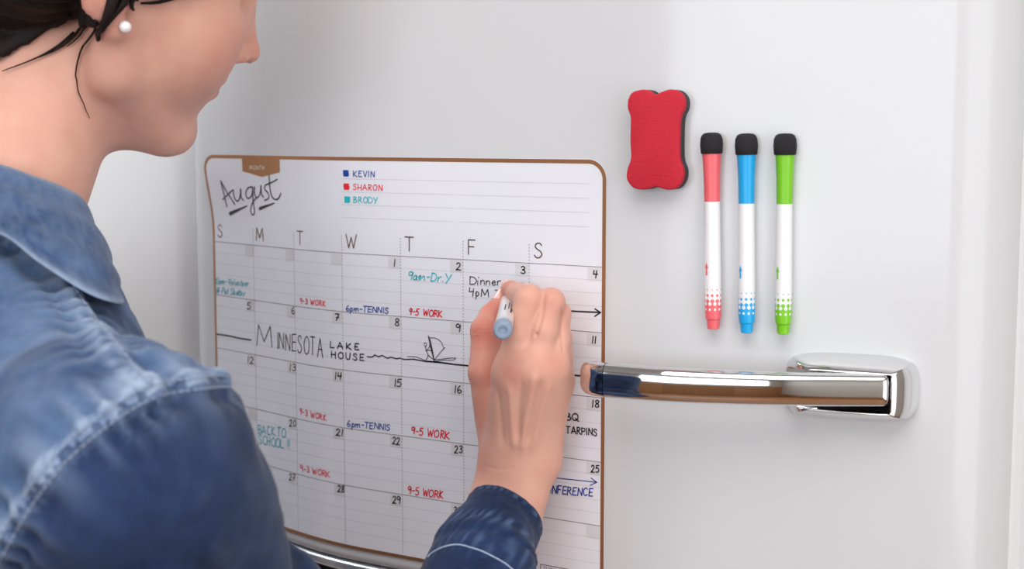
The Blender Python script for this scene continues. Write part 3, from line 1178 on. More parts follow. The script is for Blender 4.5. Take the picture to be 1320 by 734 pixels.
def polydist(V, L):
    """distance of points to a polyline, and the arclength along it of the nearest point"""
    best = np.full(len(V), 9.0); arc = np.zeros(len(V)); s0 = 0.0
    for a, b_ in zip(L[:-1], L[1:]):
        ab = b_ - a; ln = np.linalg.norm(ab)
        t = np.clip(((V - a) @ ab) / (ln * ln + 1e-12), 0, 1)
        d = np.linalg.norm(V - a - t[:, None] * ab, axis=1)
        m = d < best
        best[m] = d[m]; arc[m] = s0 + t[m] * ln
        s0 += ln
    return best, arc


# ------------------------------------------------------------------ person: materials
def skin_mat():
    m = bpy.data.materials.new('skin')
    t = NT(m)
    at = t.n('ShaderNodeAttribute', attribute_name='flush')
    ti = t.n('ShaderNodeAttribute', attribute_name='lip')
    tc = t.n('ShaderNodeTexCoord')
    nz = t.n('ShaderNodeTexNoise', Scale=70.0, Detail=5.0)
    t.l(tc.outputs['Object'], nz.inputs['Vector'])
    a = t.n('ShaderNodeMix', data_type='RGBA')
    a.inputs[6].default_value = lin(225, 176, 157)
    a.inputs[7].default_value = lin(213, 155, 137)
    t.l(nz.outputs['Fac'], a.inputs[0])
    b_ = t.n('ShaderNodeMix', data_type='RGBA')
    b_.inputs[7].default_value = lin(196, 98, 84)
    t.l(at.outputs['Fac'], b_.inputs[0])
    t.l(a.outputs[2], b_.inputs[6])
    c = t.n('ShaderNodeMix', data_type='RGBA')
    c.inputs[7].default_value = lin(186, 92, 92)
    t.l(ti.outputs['Fac'], c.inputs[0])
    t.l(b_.outputs[2], c.inputs[6])
    t.l(c.outputs[2], t.bsdf.inputs['Base Color'])
    t.bsdf.inputs['Roughness'].default_value = 0.48
    t.bsdf.inputs['Specular IOR Level'].default_value = 0.35
    t.bsdf.inputs['Subsurface Weight'].default_value = 0.25
    t.bsdf.inputs['Subsurface Radius'].default_value = (1.0, 0.35, 0.2)
    t.bsdf.inputs['Subsurface Scale'].default_value = 0.006
    n2 = t.n('ShaderNodeTexVoronoi', Scale=900.0)
    t.l(tc.outputs['Object'], n2.inputs['Vector'])
    bp = t.n('ShaderNodeBump', Strength=0.12, Distance=0.0006)
    t.l(n2.outputs['Distance'], bp.inputs['Height'])
    t.l(bp.outputs[0], t.bsdf.inputs['Normal'])
    return m


def denim_mat(name, dark, mid, pale):
    m = bpy.data.materials.new(name)
    t = NT(m)
    tc = t.n('ShaderNodeTexCoord')
    at = t.n('ShaderNodeAttribute', attribute_name='wear')
    nz = t.n('ShaderNodeTexNoise', Scale=16.0, Detail=6.0, Roughness=0.62)
    t.l(tc.outputs['Object'], nz.inputs['Vector'])
    cr = t.n('ShaderNodeMapRange')
    t.l(nz.outputs['Fac'], cr.inputs[0])
    cr.inputs[1].default_value, cr.inputs[2].default_value = 0.36, 0.64
    a = t.n('ShaderNodeMix', data_type='RGBA')
    a.inputs[6].default_value, a.inputs[7].default_value = dark, mid
    t.l(cr.outputs[0], a.inputs[0])
    fine = t.n('ShaderNodeTexNoise', Scale=420.0, Detail=2.0)
    mp = t.n('ShaderNodeMapping')
    mp.inputs['Scale'].default_value = (1.0, 1.0, 3.0)
    t.l(tc.outputs['Object'], mp.inputs['Vector'])
    t.l(mp.outputs[0], fine.inputs['Vector'])
    fm = t.n('ShaderNodeMix', data_type='RGBA', blend_type='OVERLAY')
    fm.inputs[0].default_value = 0.35
    t.l(a.outputs[2], fm.inputs[6])
    t.l(fine.outputs['Color'], fm.inputs[7])
    sat = t.n('ShaderNodeMix', data_type='RGBA')
    sat.inputs[0].default_value = 0.25
    t.l(a.outputs[2], sat.inputs[7])
    t.l(fm.outputs[2], sat.inputs[6])
    b_ = t.n('ShaderNodeMix', data_type='RGBA')
    b_.inputs[7].default_value = pale
    t.l(at.outputs['Fac'], b_.inputs[0])
    t.l(sat.outputs[2], b_.inputs[6])
    t.l(b_.outputs[2], t.bsdf.inputs['Base Color'])
    t.bsdf.inputs['Roughness'].default_value = 0.9
    t.bsdf.inputs['Specular IOR Level'].default_value = 0.15
    t.bsdf.inputs['Sheen Weight'].default_value = 0.12
    bp = t.n('ShaderNodeBump', Strength=0.35, Distance=0.0006)
    t.l(fine.outputs['Fac'], bp.inputs['Height'])
    t.l(bp.outputs[0], t.bsdf.inputs['Normal'])
    return m


M['skin'] = skin_mat()
M['denim'] = denim_mat('washed_denim', lin(46, 68, 104), lin(90, 114, 150), lin(170, 186, 208))
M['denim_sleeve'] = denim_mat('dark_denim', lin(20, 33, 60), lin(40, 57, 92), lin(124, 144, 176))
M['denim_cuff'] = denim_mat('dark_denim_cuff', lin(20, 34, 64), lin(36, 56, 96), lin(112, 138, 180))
M['thread'] = mat('pale_thread', lin(150, 164, 188), 0.8, var=0.2, scale=900)
M['hair'] = mat('dark_brown_hair', lin(24, 15, 11), 0.62, var=0.5, scale=160, bump=0.6, bscale=400, spec=.25)
M['pearl'] = mat('pearl', (0.9, 0.88, 0.86, 1), 0.18, coat=0.6, var=0.01)

# ------------------------------------------------------------------ person: hand and forearm


def PH(x, y, h):
    return PD(x, y, door_depth(x, y) - h / 100)


def pc(a, b, k=0.25):
    """tapered limb segment between two photographed joints (x, y, height over the door in cm, radius in px)"""
    A, B_ = PH(*a[:3]), PH(*b[:3])
    ra = a[3] / FPX * float((A - CAM) @ FW)
    rb = b[3] / FPX * float((B_ - CAM) @ FW)
    return ('c', A, B_, ra, rb, k / 100)


SHO, ELB = PD(163, 621, .70), PD(378, 990, .79)
hand = [
    # forearm and wrist
    pc((642, 600, 4.6, 21), (604, 735, 7.6, 36), 0),
    pc((692, 598, 4.0, 25), (645, 735, 7.6, 36), 1.6),
    pc((668, 598, 4.6, 25), (624, 735, 8.2, 37), 1.6),
    pc((604, 735, 7.6, 36), (560, 810, 10.5, 46), 1.5), pc((645, 735, 7.6, 36), (590, 810, 10.5, 46), 1.5),
    # back of the hand: metacarpals and palm
    pc((648, 590, 4.7, 19), (656, 480, 7.05, 19.5), 1.8),
    pc((666, 588, 5.0, 19), (689, 470, 6.5, 20), 1.8),
    pc((684, 592, 4.6, 19), (711, 478, 5.45, 19), 1.8),
    pc((700, 592, 4.0, 19), (722, 494, 3.9, 15.5), 1.2),
    pc((656, 575, 4.3, 22), (673, 476, 6.85, 19.5), 1.6), pc((674, 575, 4.4, 22), (700, 477, 6.05, 19.5), 1.6),
    pc((660, 575, 3.6, 26), (676, 485, 4.4, 26), 1.0),
    pc((690, 575, 3.2, 24), (708, 492, 3.4, 22), 1.0),
    # tendons
    pc((660, 580, 5.95, 4), (657, 498, 8.1, 4), .5), pc((673, 578, 6.15, 4.5), (687, 488, 7.72, 4.2), .5), pc((685, 582, 5.75, 4), (708, 496, 6.62, 3.8), .5),
]
fingers = [
    # index, middle, ring, little
    [(657, 480, 7.05, 19.5), (670, 430, 6.75, 19.2), (682, 386, 6.2, 18.6), (668, 379, 4.2, 14), (657, 373, 2.6, 12)],
    [(689, 470, 6.5, 19.5), (700.5, 428, 6.0, 18.6), (710, 390, 5.3, 17.6), (692, 388, 3.0, 14), (676, 388, 1.6, 12)],
    [(711, 478, 5.45, 18.5), (716.5, 440, 4.9, 17.6), (719, 405, 4.3, 16.2), (702, 406, 2.0, 13), (688, 404, 1.1, 11)],
    [(722, 492, 4.0, 16.0), (722.5, 462, 3.3, 14.8), (722, 434, 2.7, 14.2), (706, 434, 1.3, 12), (694, 430, 0.9, 10)],
]
thumb = [(640, 572, 4.2, 21), (623, 480, 5.3, 18.5), (624.5, 426, 4.6, 17.0), (633, 408, 3.8, 14.5), (646, 387, 3.0, 10.5)]


def chain(J, k=.35):
    return [pc(J[i], J[i + 1], k if i else .3) for i in range(len(J) - 1)]


def limb(J, k):
    """a finger as a field of its own, so neighbouring fingers keep a crease between them"""
    pr = [pc(J[i], J[i + 1], k) for i in range(len(J) - 1)]
    return lambda P: evaluate(pr, P)


def add_fingers(P, d):
    fs = [limb(J, .35)(P) for J in fingers]
    th = limb(thumb, .4)(P)
    th = smin(th, evaluate([pc((650, 565, 3.6, 24), (638, 505, 4.0, 19)), pc((645, 540, 4.2, 18), (642, 470, 4.0, 14), 1.0), pc((642, 470, 4.0, 14), (649, 432, 4.0, 11), 1.0)], P), .010)
    f = fs[0]
    for q in fs[1:]:
        f = smin(f, q, .0012)
    d = smin(d, f, .006)
    return smin(d, th, .004)


def wide(P, d):
    return d


HA = evaluate
hand_pr = hand + [('fn', add_fingers, 0)]
pts = np.array([p[i] for p in hand for i in (1, 2)] + [PH(*j[:3]) for J in fingers + [thumb] for j in J])
Vh, Fh = nets(hand_pr, pts.min(0) - .026, pts.max(0) + .026, 0.0011)
Vh = relax(Vh, Fh, 2, 0.5)
Nh = vnormals(Vh, Fh)


def blobs(V, spots):
    out = np.zeros(len(V))
    for x, y, h, r, w in spots:
        c = PH(x, y, h)
        out = np.maximum(out, w * np.exp(-((np.linalg.norm(V - c, axis=1) / (r / 100)) ** 2)))
    return out


flush_h = blobs(Vh, [(657, 478, 8.6, 1.2, .35), (692, 458, 8.5, 1.1, .3), (714, 466, 7.2, 1.1, .25), (682, 387, 7.9, 0.9, .3), (709, 389, 6.8, .9, .3), (720, 404, 5.4, .9, .25),
                     (624, 428, 5.6, 1.5, .75), (640, 400, 3.9, 1.3, .7), (658, 375, 3.2, 1.1, .6), (622, 480, 5.6, 1.8, .5), (620, 530, 5.6, 1.8, .4), (634, 590, 5.2, 1.6, .5), (674, 490, 7.2, .7, .4), (699, 490, 6.6, .7, .35), (640, 610, 5.5, 1.4, .4)])
# fine wrinkles over the knuckles
wr = blobs(Vh, [(682, 385, 7.9, 0.8, 1), (709, 389, 6.8, .8, 1), (624, 427, 5.9, 1.0, 1.2)])
Vh = Vh + Nh * (0.00022 * wr * np.sin((Vh @ UP) * 2600))[:, None]

# tendons, grooves between them and the creases between the fingers
bvh_h = BVHTree.FromPolygons([Vector(v) for v in Vh], [tuple(q) for q in Fh.tolist()])
dsp = np.zeros(len(Vh))
for amp, sig, pl in ((1.25, 2.3, [(672, 584), (677, 548), (685, 508), (690, 478)]), (.95, 2.3, [(663, 580), (660, 545), (657, 498)]), (.85, 2.3, [(684, 582), (696, 540), (709, 494)]),
                     (-.95, 2.0, [(668, 568), (669, 525), (673, 488)]), (-1.05, 1.9, [(680, 572), (690, 530), (699, 490)]), (-.7, 2.2, [(648, 575), (645, 530), (640, 500)]),
                     (-1.1, .9, [(701, 378), (699, 404), (694, 424), (690, 434)]), (-1.2, 1.2, [(692, 429), (690, 434)]), (-.8, .9, [(724, 398), (724, 425), (726, 455)]),
                     (-.35, .5, [(610, 430), (620, 426), (630, 425)]), (-.3, .5, [(611, 436), (620, 432), (629, 431)]), (.5, 3.5, [(657, 476), (658, 470)]), (.45, 3.5, [(690, 464), (691, 458)]),
                     (-.3, .8, [(626, 602), (645, 606), (660, 603)]), (.7, 4.5, [(696, 600), (697, 606)])):
    P3 = []
    for x, y in catmull([np.array(q, float) for q in pl], 5):
        d_ = ray(x, y); ln = np.linalg.norm(d_)
        hh = bvh_h.ray_cast(Vector(CAM), Vector(d_ / ln))
        if hh[0] is not None:
            P3.append(np.array(hh[0]))
    if len(P3) > 1:
        d_, a_ = polydist(Vh, np.array(P3))
        end = np.minimum(1, np.minimum(a_, a_.max() - a_) / (.006 if sig > 1.5 else .001) + .25)
        dsp += amp / 1000 * np.exp(-(d_ / (sig / 1000)) ** 2) * end
Vh = Vh + Nh * dsp[:, None]

# ------------------------------------------------------------------ person: head, neck, trunk and upper arm
HO = np.array([-0.162086, -0.190964, 1.558543])


def rot_e(a, b_, c):
    Rz = np.array([[math.cos(a), -math.sin(a), 0], [math.sin(a), math.cos(a), 0], [0, 0, 1]])
    Ry = np.array([[math.cos(b_), 0, math.sin(b_)], [0, 1, 0], [-math.sin(b_), 0, math.cos(b_)]])
    Rx = np.array([[1, 0, 0], [0, math.cos(c), -math.sin(c)], [0, math.sin(c), math.cos(c)]])
    return Rz @ Ry @ Rx


HR = rot_e(*[math.radians(v) for v in (64.4595, 16.1973, 19.1435)])


def hw(x, y, z):
    return HO + HR @ (np.array([x, y, z], float) / 100)


def he(c, rad, k, op='e', R=None):
    return (op, hw(*c), np.array(rad) / 100, HR if R is None else HR @ R, k / 100)


def hc(a, b_, r1, r2, k, op='c'):
    return (op, hw(*a), hw(*b_), r1 / 100, r2 / 100, k / 100)


head = [he((0.3, 0, 5.6), (9.2, 7.2, 7.8), 0), he((4.2, 0, 0.5), (5.8, 6.0, 8.0), 2.0)]
for s in (-1, 1):
    head += [hc((0.6, s * 5.5, -3.0), (1.7, s * 5.0, -5.6), 1.4, 1.3, 1.8), hc((1.7, s * 5.0, -5.6), (7.2, s * 1.8, -9.2), 1.3, 1.5, 1.6),
             he((6.0, s * 3.6, -3.0), (2.6, 2.4, 3.2), 2.5)]
head += [he((6.4, 0, -4.8), (3.1, 3.4, 4.2), 2.2), hc((2.4, 0, -8.2), (4.4, 0, -8.7), 2.9, 2.8, 1.6), hc((4.6, 0, -7.8), (7.4, 0, -9.3), 2.0, 1.4, 1.6), he((8.35, 0, -9.3), (1.25, 1.7, 1.35), 1.0),
         he((7.2, 0, 3.4), (1.6, 5.0, 1.4), 2.0)]
for s in (-1, 1):
    head += [he((8.6, s * 3.3, 1.6), (1.5, 1.8, 1.2), 1.4, '-e'), he((6.7, s * 3.2, 1.5), (1.5, 1.7, 1.2), .5)]
head += [hc((8.3, 0, 2.2), (10.8, 0, -2.3), .65, .78, 1.2), he((11.1, 0, -2.75), (.80, .78, .70), .4)]
for s in (-1, 1):
    head += [he((9.9, s * 1.0, -3.05), (1.0, .62, .66), .4), he((10.45, s * .95, -3.52), (.38, .34, .32), .15, '-e')]
head += [he((8.95, 0, -4.7), (1.02, 2.3, .66), .7), he((8.95, 0, -5.8), (1.0, 2.1, .56), .5), hc((9.5, -2.4, -5.1), (9.9, 0, -5.2), .13, .15, .3, '-c'), hc((9.9, 0, -5.2), (9.5, 2.4, -5.1), .15, .13, .3, '-c')]
for s in (-1, 1):
    head += [he((-0.9, s * 7.15, 0.3), (1.9, .55, 3.1), .5), he((-0.9, s * 7.7, 0.6), (1.05, .5, 1.9), .4, '-e'), he((.25, s * 7.0, -2.75), (.75, .42, .80), .5)]
NB = PD(-24, 325, .875)
NT_ = PD(66, 85, .905)
n_face = len(head)
head += [('c', NB, NT_, .0505, .047, .018)]
CH = NB + np.array([-0.02, -0.005, -0.21])
LSH = 2 * NB - SHO
LSH = np.array([LSH[0], LSH[1], SHO[2] + .005])
head += [('e', CH, np.array([.135, .075, .20]), None, .05), ('c', NB + np.array([0, 0, -.03]), SHO + np.array([-.02, .01, -.005]), .035, .046, .05),
         ('c', NB + np.array([0, 0, -.03]), LSH, .035, .046, .05), ('c', SHO, ELB, .046, .040, .02),
         ('c', LSH, LSH + np.array([-.03, .05, -.26]), .046, .038, .02), ('c', ELB, PH(605, 775, 9.3), .041, .034, .02)]
Pb = np.array([p[i] for p in head if p[0] == 'c' for i in (1, 2)] + [CH + .2, CH - .2, hw(-10, 0, 14), hw(12, 0, 14), hw(0, -9, 0), hw(0, 9, 0)])
Vb, Fb = nets(head, Pb.min(0) - .06, Pb.max(0) + .06, 0.0028)
Vb = relax(Vb, Fb, 1, 0.5)


def cut(V, Fq, p, n):
    """keep the faces on the +n side of the plane"""
    keep = (((V[Fq] - p) @ n) > 0).all(1)
    Fq = Fq[keep]
    used = np.unique(Fq)
    mp = np.full(len(V), -1); mp[used] = np.arange(len(used))
    return V[used], mp[Fq], used


# one continuous surface: both pieces are cut inside the sleeve and bridged
cp = PH(600, 752, 8.7)
cn = cp - PH(668, 600, 4.4); cn /= np.linalg.norm(cn)
Vh2, Fh2, uh = cut(Vh, Fh, cp - cn * .001, -cn)
nearb = np.linalg.norm(Vb - cp, axis=1) < .09
dpl = (Vb - cp) @ cn
kill = nearb & (dpl < .004)
Fb2 = Fb[~kill[Fb].any(1)]
used = np.unique(Fb2)
mp_ = np.full(len(Vb), -1); mp_[used] = np.arange(len(used))
Vb2, Fb2 = Vb[used], mp_[Fb2]
person = empty('person', (NB[0], NB[1], 0), 'person in a blue denim shirt with dark tied-up hair, writing on the calendar', 'person')
V = np.concatenate([Vb2, Vh2]); Fq = np.concatenate([Fb2, Fh2 + len(Vb2)])
q_h = (V[:, None, :] if False else (V - HO)) @ HR * 100
lipv = np.exp(-(((q_h[:, 0] - 10.0) / 1.0) ** 2 + (q_h[:, 1] / 2.2) ** 2 + ((q_h[:, 2] + 5.2) / .95) ** 2) ** 2) * .85
chk = np.exp(-(((q_h[:, 0] - 7.5) / 2.6) ** 2 + ((np.abs(q_h[:, 1]) - 4.5) / 2.2) ** 2 + ((q_h[:, 2] + 2.2) / 2.4) ** 2)) * .3
nos = np.exp(-(((q_h[:, 0] - 11.4) / 1.5) ** 2 + (q_h[:, 1] / 1.2) ** 2 + ((q_h[:, 2] + 2.4) / 1.2) ** 2)) * .35
earv = np.exp(-(((q_h[:, 0] + .6) / 2.4) ** 2 + ((np.abs(q_h[:, 1]) - 7.2) / 1.0) ** 2 + ((q_h[:, 2] - .2) / 3.4) ** 2)) * .4
fl = np.maximum.reduce([chk, nos, earv])
fl[len(Vb2):] = flush_h[uh]
lipv[len(Vb2):] = 0
body = mesh_obj('body', V, Fq, M['skin'], person, {'flush': fl, 'lip': lipv})
bm = bmesh.new(); bm.from_mesh(body.data)
bd = [e for e in bm.edges if e.is_boundary and np.linalg.norm(np.array(e.verts[0].co) + np.array(body.matrix_basis.translation) - cp) < .08]
bmesh.ops.bridge_loops(bm, edges=bd)
bm.normal_update(); bm.to_mesh(body.data); bm.free()
body.data.polygons.foreach_set('use_smooth', [True] * len(body.data.polygons))

# hair: a close cap drawn back into a knot, with loose strands
HX = [-14, -9, -5, -1.4, -.6, .6, 2, 4.1, 5.2, 6.5, 8.5, 12]
HZ_ = [-9.8, -9.4, -8.1, -4.2, -2.9, -1.1, -.4, .4, 2.5, 5.5, 8.6, 10]
skull = [q for q in head[:n_face] if not (q[0] in ('e', '-e') and abs(float(((q[1] - HO) @ HR)[1])) > .066)]
skull = skull + [('c', NB, NT_, .0505, .047, .018)]


def hair_fn(P, d):
    d = np.minimum(d, evaluate(skull, P) - .006)
    q = (P - HO) @ HR * 100
    zb = np.interp(q[:, 0], HX, HZ_) + .12 * np.sin(q[:, 0] * 5) + .08 * np.sin(q[:, 1] * 7)
    return np.maximum(d, (zb - q[:, 2]) * .0065).astype(np.float32)


hair = [he((-0.6, 0, 5.9), (9.6, 7.7, 8.6), 0), he((-4.6, 0, 0.4), (5.0, 6.2, 6.5), 2.0), he((-10.5, 0, 8.5), (4.0, 4.2, 4.0), 1.0), ('fn', hair_fn, 0)]
Vr, Fr = nets(hair, hw(-2, 0, 6) - .17, hw(-2, 0, 6) + .17, 0.003)
Vr = relax(Vr, Fr, 2)
qh = (Vr - HO) @ HR * 100
st = np.sin(np.arctan2(qh[:, 1], qh[:, 2] - 3) * 46 + fbm(Vr, 30) * 5)
Vr = Vr + vnormals(Vr, Fr) * (0.0011 * st)[:, None]
hair_o = mesh_obj('hair', Vr, Fr, M['hair'], person)


def tube(P, r, n=6):
    R = []
    for i, p in enumerate(P):
        tn = P[min(i + 1, len(P) - 1)] - P[max(i - 1, 0)]
        a, e1, e2 = frame_of(tn)
        rr_ = r[i] if hasattr(r, '__len__') else r
        R.append([p + (e1 * math.cos(q) + e2 * math.sin(q)) * rr_ for q in np.linspace(0, 2 * math.pi, n, endpoint=False)])
    return R


sm_ = MB()
bvh_b = BVHTree.FromPolygons([Vector(v) for v in np.concatenate([Vb])], [tuple(q) for q in Fb.tolist()])


def cast(bvh, x, y, off=0.0):
    d = ray(x, y)
    ln = np.linalg.norm(d)
    hit = bvh.ray_cast(Vector(CAM), Vector(d / ln))
    if hit[0] is None:
        return None
    return np.array(hit[0]) + np.array(hit[1]) * off


for pl, r in (([(128, 36), (118, 52), (108, 70), (102, 92), (101, 115), (107, 138), (112, 152)], .0008), ([(150, -12), (143, 4), (137, 20), (132, 38), (130, 50)], .0042),
              ([(165, -12), (158, 2), (148, 14), (140, 26), (134, 36)], .0030), ([(172, -10), (167, 2), (168, 12)], .0022), ([(265, -16), (235, -8), (205, 1), (180, 4)], .0020),
              ([(124, 24), (112, 38), (100, 52), (86, 62)], .0009), ([(96, 44), (70, 64), (40, 80), (5, 94)], .0010), ([(112, 30), (92, 52), (72, 66), (50, 76)], .0010)):
    P = [cast(bvh_b, x, y, .0025) for x, y in catmull([np.array(p, float) for p in pl], 4)]
    P = [p for p in P if p is not None]
    if len(P) > 3:
        sm_.rings(tube(P, [r * (1 - .75 * i / len(P)) for i in range(len(P))]))
sm_.build('hair_strands', M['hair'], hair_o)

ep = cast(bvh_b, 159, 33, .002)
sp_ = MB()
sp_.rings([[ep + .0036 * np.array([math.sin(t) * math.cos(q), math.sin(t) * math.sin(q), math.cos(t)]) for q in np.linspace(0, 2 * math.pi, 20, endpoint=False)] for t in np.linspace(.02, math.pi - .02, 12)])
tag(sp_.build('earring', M['pearl'], person), 'small pearl stud in the ear lobe')

# ------------------------------------------------------------------ person: denim shirt
ELS = PD(292, 991, .775)
arm_dir = ELS - SHO
shirt_pr = [('e', CH + np.array([0, 0, -.03]), np.array([.170, .098, .27]), None, 0),
            ('c', CH + np.array([-.02, -.01, -.10]), CH + np.array([-.02, 0, -.40]), .125, .125, .08),
            ('c', NB + np.array([.0, -.005, -.045]), SHO + np.array([-.035, .005, .0]), .058, .060, .06),
            ('c', NB + np.array([.0, -.005, -.045]), LSH, .058, .060, .06),
            ('c', SHO, ELS, .0665, .058, .035),
            ('c', LSH, LSH + np.array([-.03, .05, -.26]), .064, .056, .03),
            ('c', PD(321, 778, .765), ELB, .0425, .050, .007), ('c', ELB, PH(560, 840, 12.0), .056, .046, .03),
            ('-c', NB + np.array([0, 0.0, -.035]), NT_, .060, .060, .012)]
Ps = np.array([p[i] for p in shirt_pr if p[0] == 'c' for i in (1, 2)])
Vs, Fs = nets(shirt_pr, Ps.min(0) - np.array([.10, .12, .04]), Ps.max(0) + np.array([.09, .12, .11]), 0.0038)
Vs = relax(Vs, Fs, 2)
bv = BVHTree.FromPolygons([Vector(v) for v in Vs], [tuple(q) for q in Fs.tolist()])


def on_shirt(pl, off=0.0, sub=6):
    P = [cast(bv, x, y, off) for x, y in catmull([np.array(p, float) for p in pl], sub)]
    return [p for p in P if p is not None]


seam_px = [(-60, 800), (-20, 740), (8, 690), (38, 640), (75, 592), (115, 555), (160, 522), (200, 502), (245, 494), (290, 490), (318, 497)]
yoke_px = [(-60, 255), (0, 288), (35, 315), (74, 356), (112, 412), (145, 452), (172, 486), (192, 504)]
seam, yoke = on_shirt(seam_px), on_shirt(yoke_px)
Ns = vnormals(Vs, Fs)
wear = np.zeros(len(Vs)); disp = np.zeros(len(Vs))
n1, n2 = fbm(Vs, 22, 3, 3.1), fbm(Vs, 55, 2, 7.7)
disp += 0.0030 * n1 + 0.0010 * n2
wear += np.clip(0.10 * n1 + 0.08 * n2, 0, .3)
for ln, amp in ((seam, 1.0), (yoke, 0.9)):
    if len(ln) < 3:
        continue
    d, a = polydist(Vs, np.array(ln))
    disp += amp * (0.0034 * np.exp(-(d / .0052) ** 2) - 0.0030 * np.exp(-((d - .011) / .0045) ** 2))
    puck = np.sin(a * 2 * math.pi / .017 + 3 * np.sin(a * 70)) * np.exp(-(d / .019) ** 2)
    disp += amp * .0024 * puck
    wear += amp * (.45 * np.exp(-((d - .0034) / .0019) ** 2) + .36 * np.clip(puck, 0, 1))
# folds of the sleeve, running down from the shoulder
ax = arm_dir / np.linalg.norm(arm_dir)
rel = Vs - SHO
tt = rel @ ax
perp = rel - tt[:, None] * ax
c1 = np.cross(ax, FW); c1 /= np.linalg.norm(c1)
c2 = np.cross(ax, c1)
ph = np.arctan2(perp @ c2, perp @ c1)
on_arm = sm(tt, -.01, .05) * sm(-np.linalg.norm(perp, axis=1), -.10, -.08)
disp += on_arm * (-.001 + .0026 * np.sin(ph * 5 + tt * 22 + 2 * n1) + .0018 * np.sin(tt * 58 + ph * 2 + 2 * n1) * sm(tt, .05, .12))
Vs = Vs + Ns * disp[:, None]
seam_arr = np.array(seam)
# sleeve faces beyond the armhole seam take the darker denim colours
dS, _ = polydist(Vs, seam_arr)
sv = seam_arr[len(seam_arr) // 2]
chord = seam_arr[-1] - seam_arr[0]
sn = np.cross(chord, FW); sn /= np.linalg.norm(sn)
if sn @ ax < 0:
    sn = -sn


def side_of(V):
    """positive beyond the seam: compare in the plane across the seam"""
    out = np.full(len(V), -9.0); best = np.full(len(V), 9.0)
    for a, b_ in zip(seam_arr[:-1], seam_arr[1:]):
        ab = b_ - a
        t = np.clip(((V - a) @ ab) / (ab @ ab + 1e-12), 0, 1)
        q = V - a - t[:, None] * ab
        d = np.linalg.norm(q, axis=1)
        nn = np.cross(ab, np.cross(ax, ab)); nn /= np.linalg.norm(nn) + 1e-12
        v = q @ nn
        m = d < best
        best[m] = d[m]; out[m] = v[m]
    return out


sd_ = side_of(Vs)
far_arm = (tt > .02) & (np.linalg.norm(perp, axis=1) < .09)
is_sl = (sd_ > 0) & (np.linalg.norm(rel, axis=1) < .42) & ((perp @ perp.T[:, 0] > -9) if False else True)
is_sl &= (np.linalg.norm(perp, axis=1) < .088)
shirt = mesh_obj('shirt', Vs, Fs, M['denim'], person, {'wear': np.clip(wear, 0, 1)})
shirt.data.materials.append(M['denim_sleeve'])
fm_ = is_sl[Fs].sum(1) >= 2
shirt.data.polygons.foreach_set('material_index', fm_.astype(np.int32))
tag(shirt, 'blue washed denim shirt')
bv2 = BVHTree.FromPolygons([Vector(v) for v in Vs], [tuple(q) for q in Fs.tolist()])


def stitches(bvh, pl, name, parent, r=.00045, shift=(0, 0), dash=.0026, gap=.0010):
    P = [cast(bvh, x + shift[0], y + shift[1], .0004) for x, y in catmull([np.array(p, float) for p in pl], 14)]
    P = [p for p in P if p is not None]
    if len(P) < 4:
        return
    P = np.array(P)
    L = np.concatenate([[0], np.cumsum(np.linalg.norm(np.diff(P, axis=0), axis=1))])
    at = lambda s: np.array([np.interp(s, L, P[:, i]) for i in range(3)])
    mm = MB(); s = 0.0
    while s + dash < L[-1]:
        mm.rings(tube([at(s), at(s + dash * .5), at(s + dash)], r, 5))
        s += dash + gap
    o = mm.build(name, M['thread'], parent)
    o['kind'] = 'stuff'
    return tag(o, 'pale stitching')


stitches(bv2, seam_px, 'seam_stitching', shirt, shift=(-3, -5))
stitches(bv2, seam_px, 'seam_stitching', shirt, shift=(5, 9))
stitches(bv2, yoke_px, 'seam_stitching', shirt, shift=(8, -5))

# collar: folded leaf round the neck with a point at the front
st_ = [((-150, 250, .93), (-190, 330, .95)), ((-125, 215, .86), (-170, 300, .84)), ((-60, 202, .835), (-80, 290, .80)), ((0, 212, .825), (-2, 302, .785)),
       ((42, 226, .828), (52, 340, .772)), ((80, 240, .840), (112, 378, .772)), ((108, 258, .862), (150, 392, .785)), ((112, 292, .90), (160, 391, .83)), ((98, 305, .925), (136, 393, .875))]
top = catmull([PD(*a) for a, _ in st_], 8)
bot = catmull([PD(*b_) for _, b_ in st_], 8)
nc = 14
R_o, V_c = [], []
for p, q in zip(top, bot):
    row = []
    for k in range(nc + 1):
        t = k / nc
        c = p + (q - p) * t
        outw = c - (NB + (NT_ - NB) * .25)
        outw = outw - UP * (outw @ UP)
        outw /= np.linalg.norm(outw)
        row.append(c + outw * (.006 * math.sin(math.pi * t) - .002) + outw * .0018 * math.sin(17 * t + 40 * c[0]))
    R_o.append(row)
mm = MB()
n_ = nc + 1
mm.add([p for r in R_o for p in r], [(i * n_ + k, i * n_ + k + 1, (i + 1) * n_ + k + 1, (i + 1) * n_ + k) for i in range(len(R_o) - 1) for k in range(nc)])
colr = mm.build('collar', M['denim'], shirt)
wv = []
for r in R_o:
    for k in range(n_):
        t = k / nc
        wv.append(.45 * math.exp(-((t - .0) / .05) ** 2) + .5 * math.exp(-((t - 1) / .05) ** 2) + .12 * random.random())
at_ = colr.data.attributes.new('wear', 'FLOAT', 'POINT'); at_.data.foreach_set('value', wv)
md = colr.modifiers.new('cloth', 'SOLIDIFY'); md.thickness = .0022; md.offset = 0
md = colr.modifiers.new('sub', 'SUBSURF'); md.levels = 1; md.render_levels = 1

# cuff: a tube round the forearm, with a rim, double seam and puckers
def cuff_pt(rg, phi):
    c, e1, e2, r1, r2 = rg
    return c + e1 * math.cos(phi) * r1 + e2 * math.sin(phi) * r2


